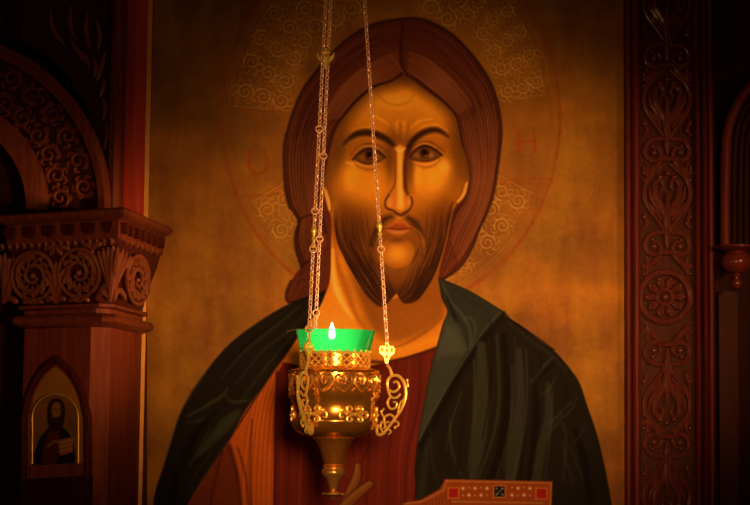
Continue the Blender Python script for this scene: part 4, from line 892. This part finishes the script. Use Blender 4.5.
for az, off, feats in ((0.0, (.006, 0), [(249, 'ring'), (229, 'bead')]), (math.radians(-119), (-.0045, -.008), [(329, 'ring'), (249, 'ring'), (234, 'bead'), (211, 'ring'), (129, 'ring')]), (math.radians(115), (.0005, .008), [(313, 'ring'), (239, 'ring'), (156, 'ring')])):
    p, W = bracket(az+.001); top = hub+Vector((off[0], off[1], 0)); chain(p, top, feats, az); ends.append((p, top))
# winged slide-bead that joins the two left chains
def pt_row(p, t, y):
    lo, hi = 0., 1.
    for _ in range(40):
        m = (lo+hi)/2
        if proj(p.lerp(t, m))[1] > y: lo = m
        else: hi = m
    return p.lerp(t, lo)
q = (pt_row(*ends[1], 58)+pt_row(*ends[2], 58))/2
b = MB(); rg = []
for r, h in ((.8, -11), (2.6, -8), (4.6, -4), (6.2, 0), (5.0, 3), (4.0, 4.5), (5.2, 6), (4.6, 9), (2, 11)): rg.append([(q.x+r*S1*math.cos(t), q.y+r*S1*1.3*math.sin(t), q.z+h*S1) for t in np.linspace(0, 2*PI, 16, endpoint=False)])
b.loft(rg)
for sg in (-1, 1):
    b.tube(spl([(q.x+sg*3*S1, q.y-.002, q.z-3*S1), (q.x+sg*7*S1, q.y-.002, q.z+.5*S1), (q.x+sg*8.5*S1, q.y-.002, q.z+5*S1)], n=5), [x*S1 for x in np.linspace(2.4, 1, 11)], 7)
b.build('slide_bead', GILT, lamp)
b = MB(); b.lathe([(.002, HUBZ+.03), (.008, HUBZ+.028), (.022, HUBZ+.01), (.024, HUBZ+.004), (.02, HUBZ-.004), (.004, HUBZ-.006)], AX, 32); b.lathe([(.0015, HUBZ), (.0015, 3.1)], AX, 10); b.build('hub', BRASS, lamp)

# ================================================================== LIGHT
def light(name, kind, loc, energy, color, **kw):
    d_ = bpy.data.lights.new(name, kind); d_.energy = energy; d_.color = color
    for k, v in kw.items(): setattr(d_, k, v)
    o_ = bpy.data.objects.new(name, d_); COL.objects.link(o_); o_.location = loc; return o_
def aim(o_, tgt): o_.rotation_euler = (Vector(tgt)-o_.location).to_track_quat('-Z', 'Y').to_euler()
WARM = (1, .45, .13)
key = light('stand_lamp', 'SPOT', (.12, -2.75, 1.5), 255, WARM, spot_size=math.radians(22.6), spot_blend=1.0, shadow_soft_size=.1); aim(key, at(424, 316))
pl_ = light('pier_fill', 'SPOT', (.3, -2.2, 1.3), 48, WARM, spot_size=math.radians(17), spot_blend=1.0, shadow_soft_size=.08); aim(pl_, at(75, 318, -.2))  # added spot, no visible source: brightens the pier beyond the main pool
pm_ = light('pier_side_fill', 'SPOT', (1.15, -.95, 1.4), 105, WARM, spot_size=math.radians(15), spot_blend=1.0, shadow_soft_size=.06); aim(pm_, at(92, 285, -.15))  # added narrow spot from the right to lift the pier's right face
pr_ = light('pilaster_rake_fill', 'SPOT', (1.1, -1.2, 1.75), 21, WARM, spot_size=math.radians(30), spot_blend=1.0, shadow_soft_size=.05); aim(pr_, at(675, 270))  # added raking spot that brings out the pilaster carving
for x, y, z, e in ((-.82, -1.75, 1.52, 3.2), (.45, -1.9, 1.52, 4.5), (-.1, -2.3, 1.75, 1)): light('brass_streak_light', 'POINT', (x, y, z), e, WARM, shadow_soft_size=.06)  # unseen point lights added for bright streaks on the brass
light('flame_light', 'POINT', (fx, fy, zl(333)), .7, (1, .72, .42), shadow_soft_size=.006)
w = bpy.data.worlds.new('world'); SC.world = w; w.use_nodes = True; bg = w.node_tree.nodes['Background']; bg.inputs[0].default_value = (1, .5, .2, 1); bg.inputs[1].default_value = .004
SC.view_settings.view_transform = 'Standard'; SC.view_settings.look = 'None'; SC.view_settings.gamma = 1; SC.view_settings.exposure = 0
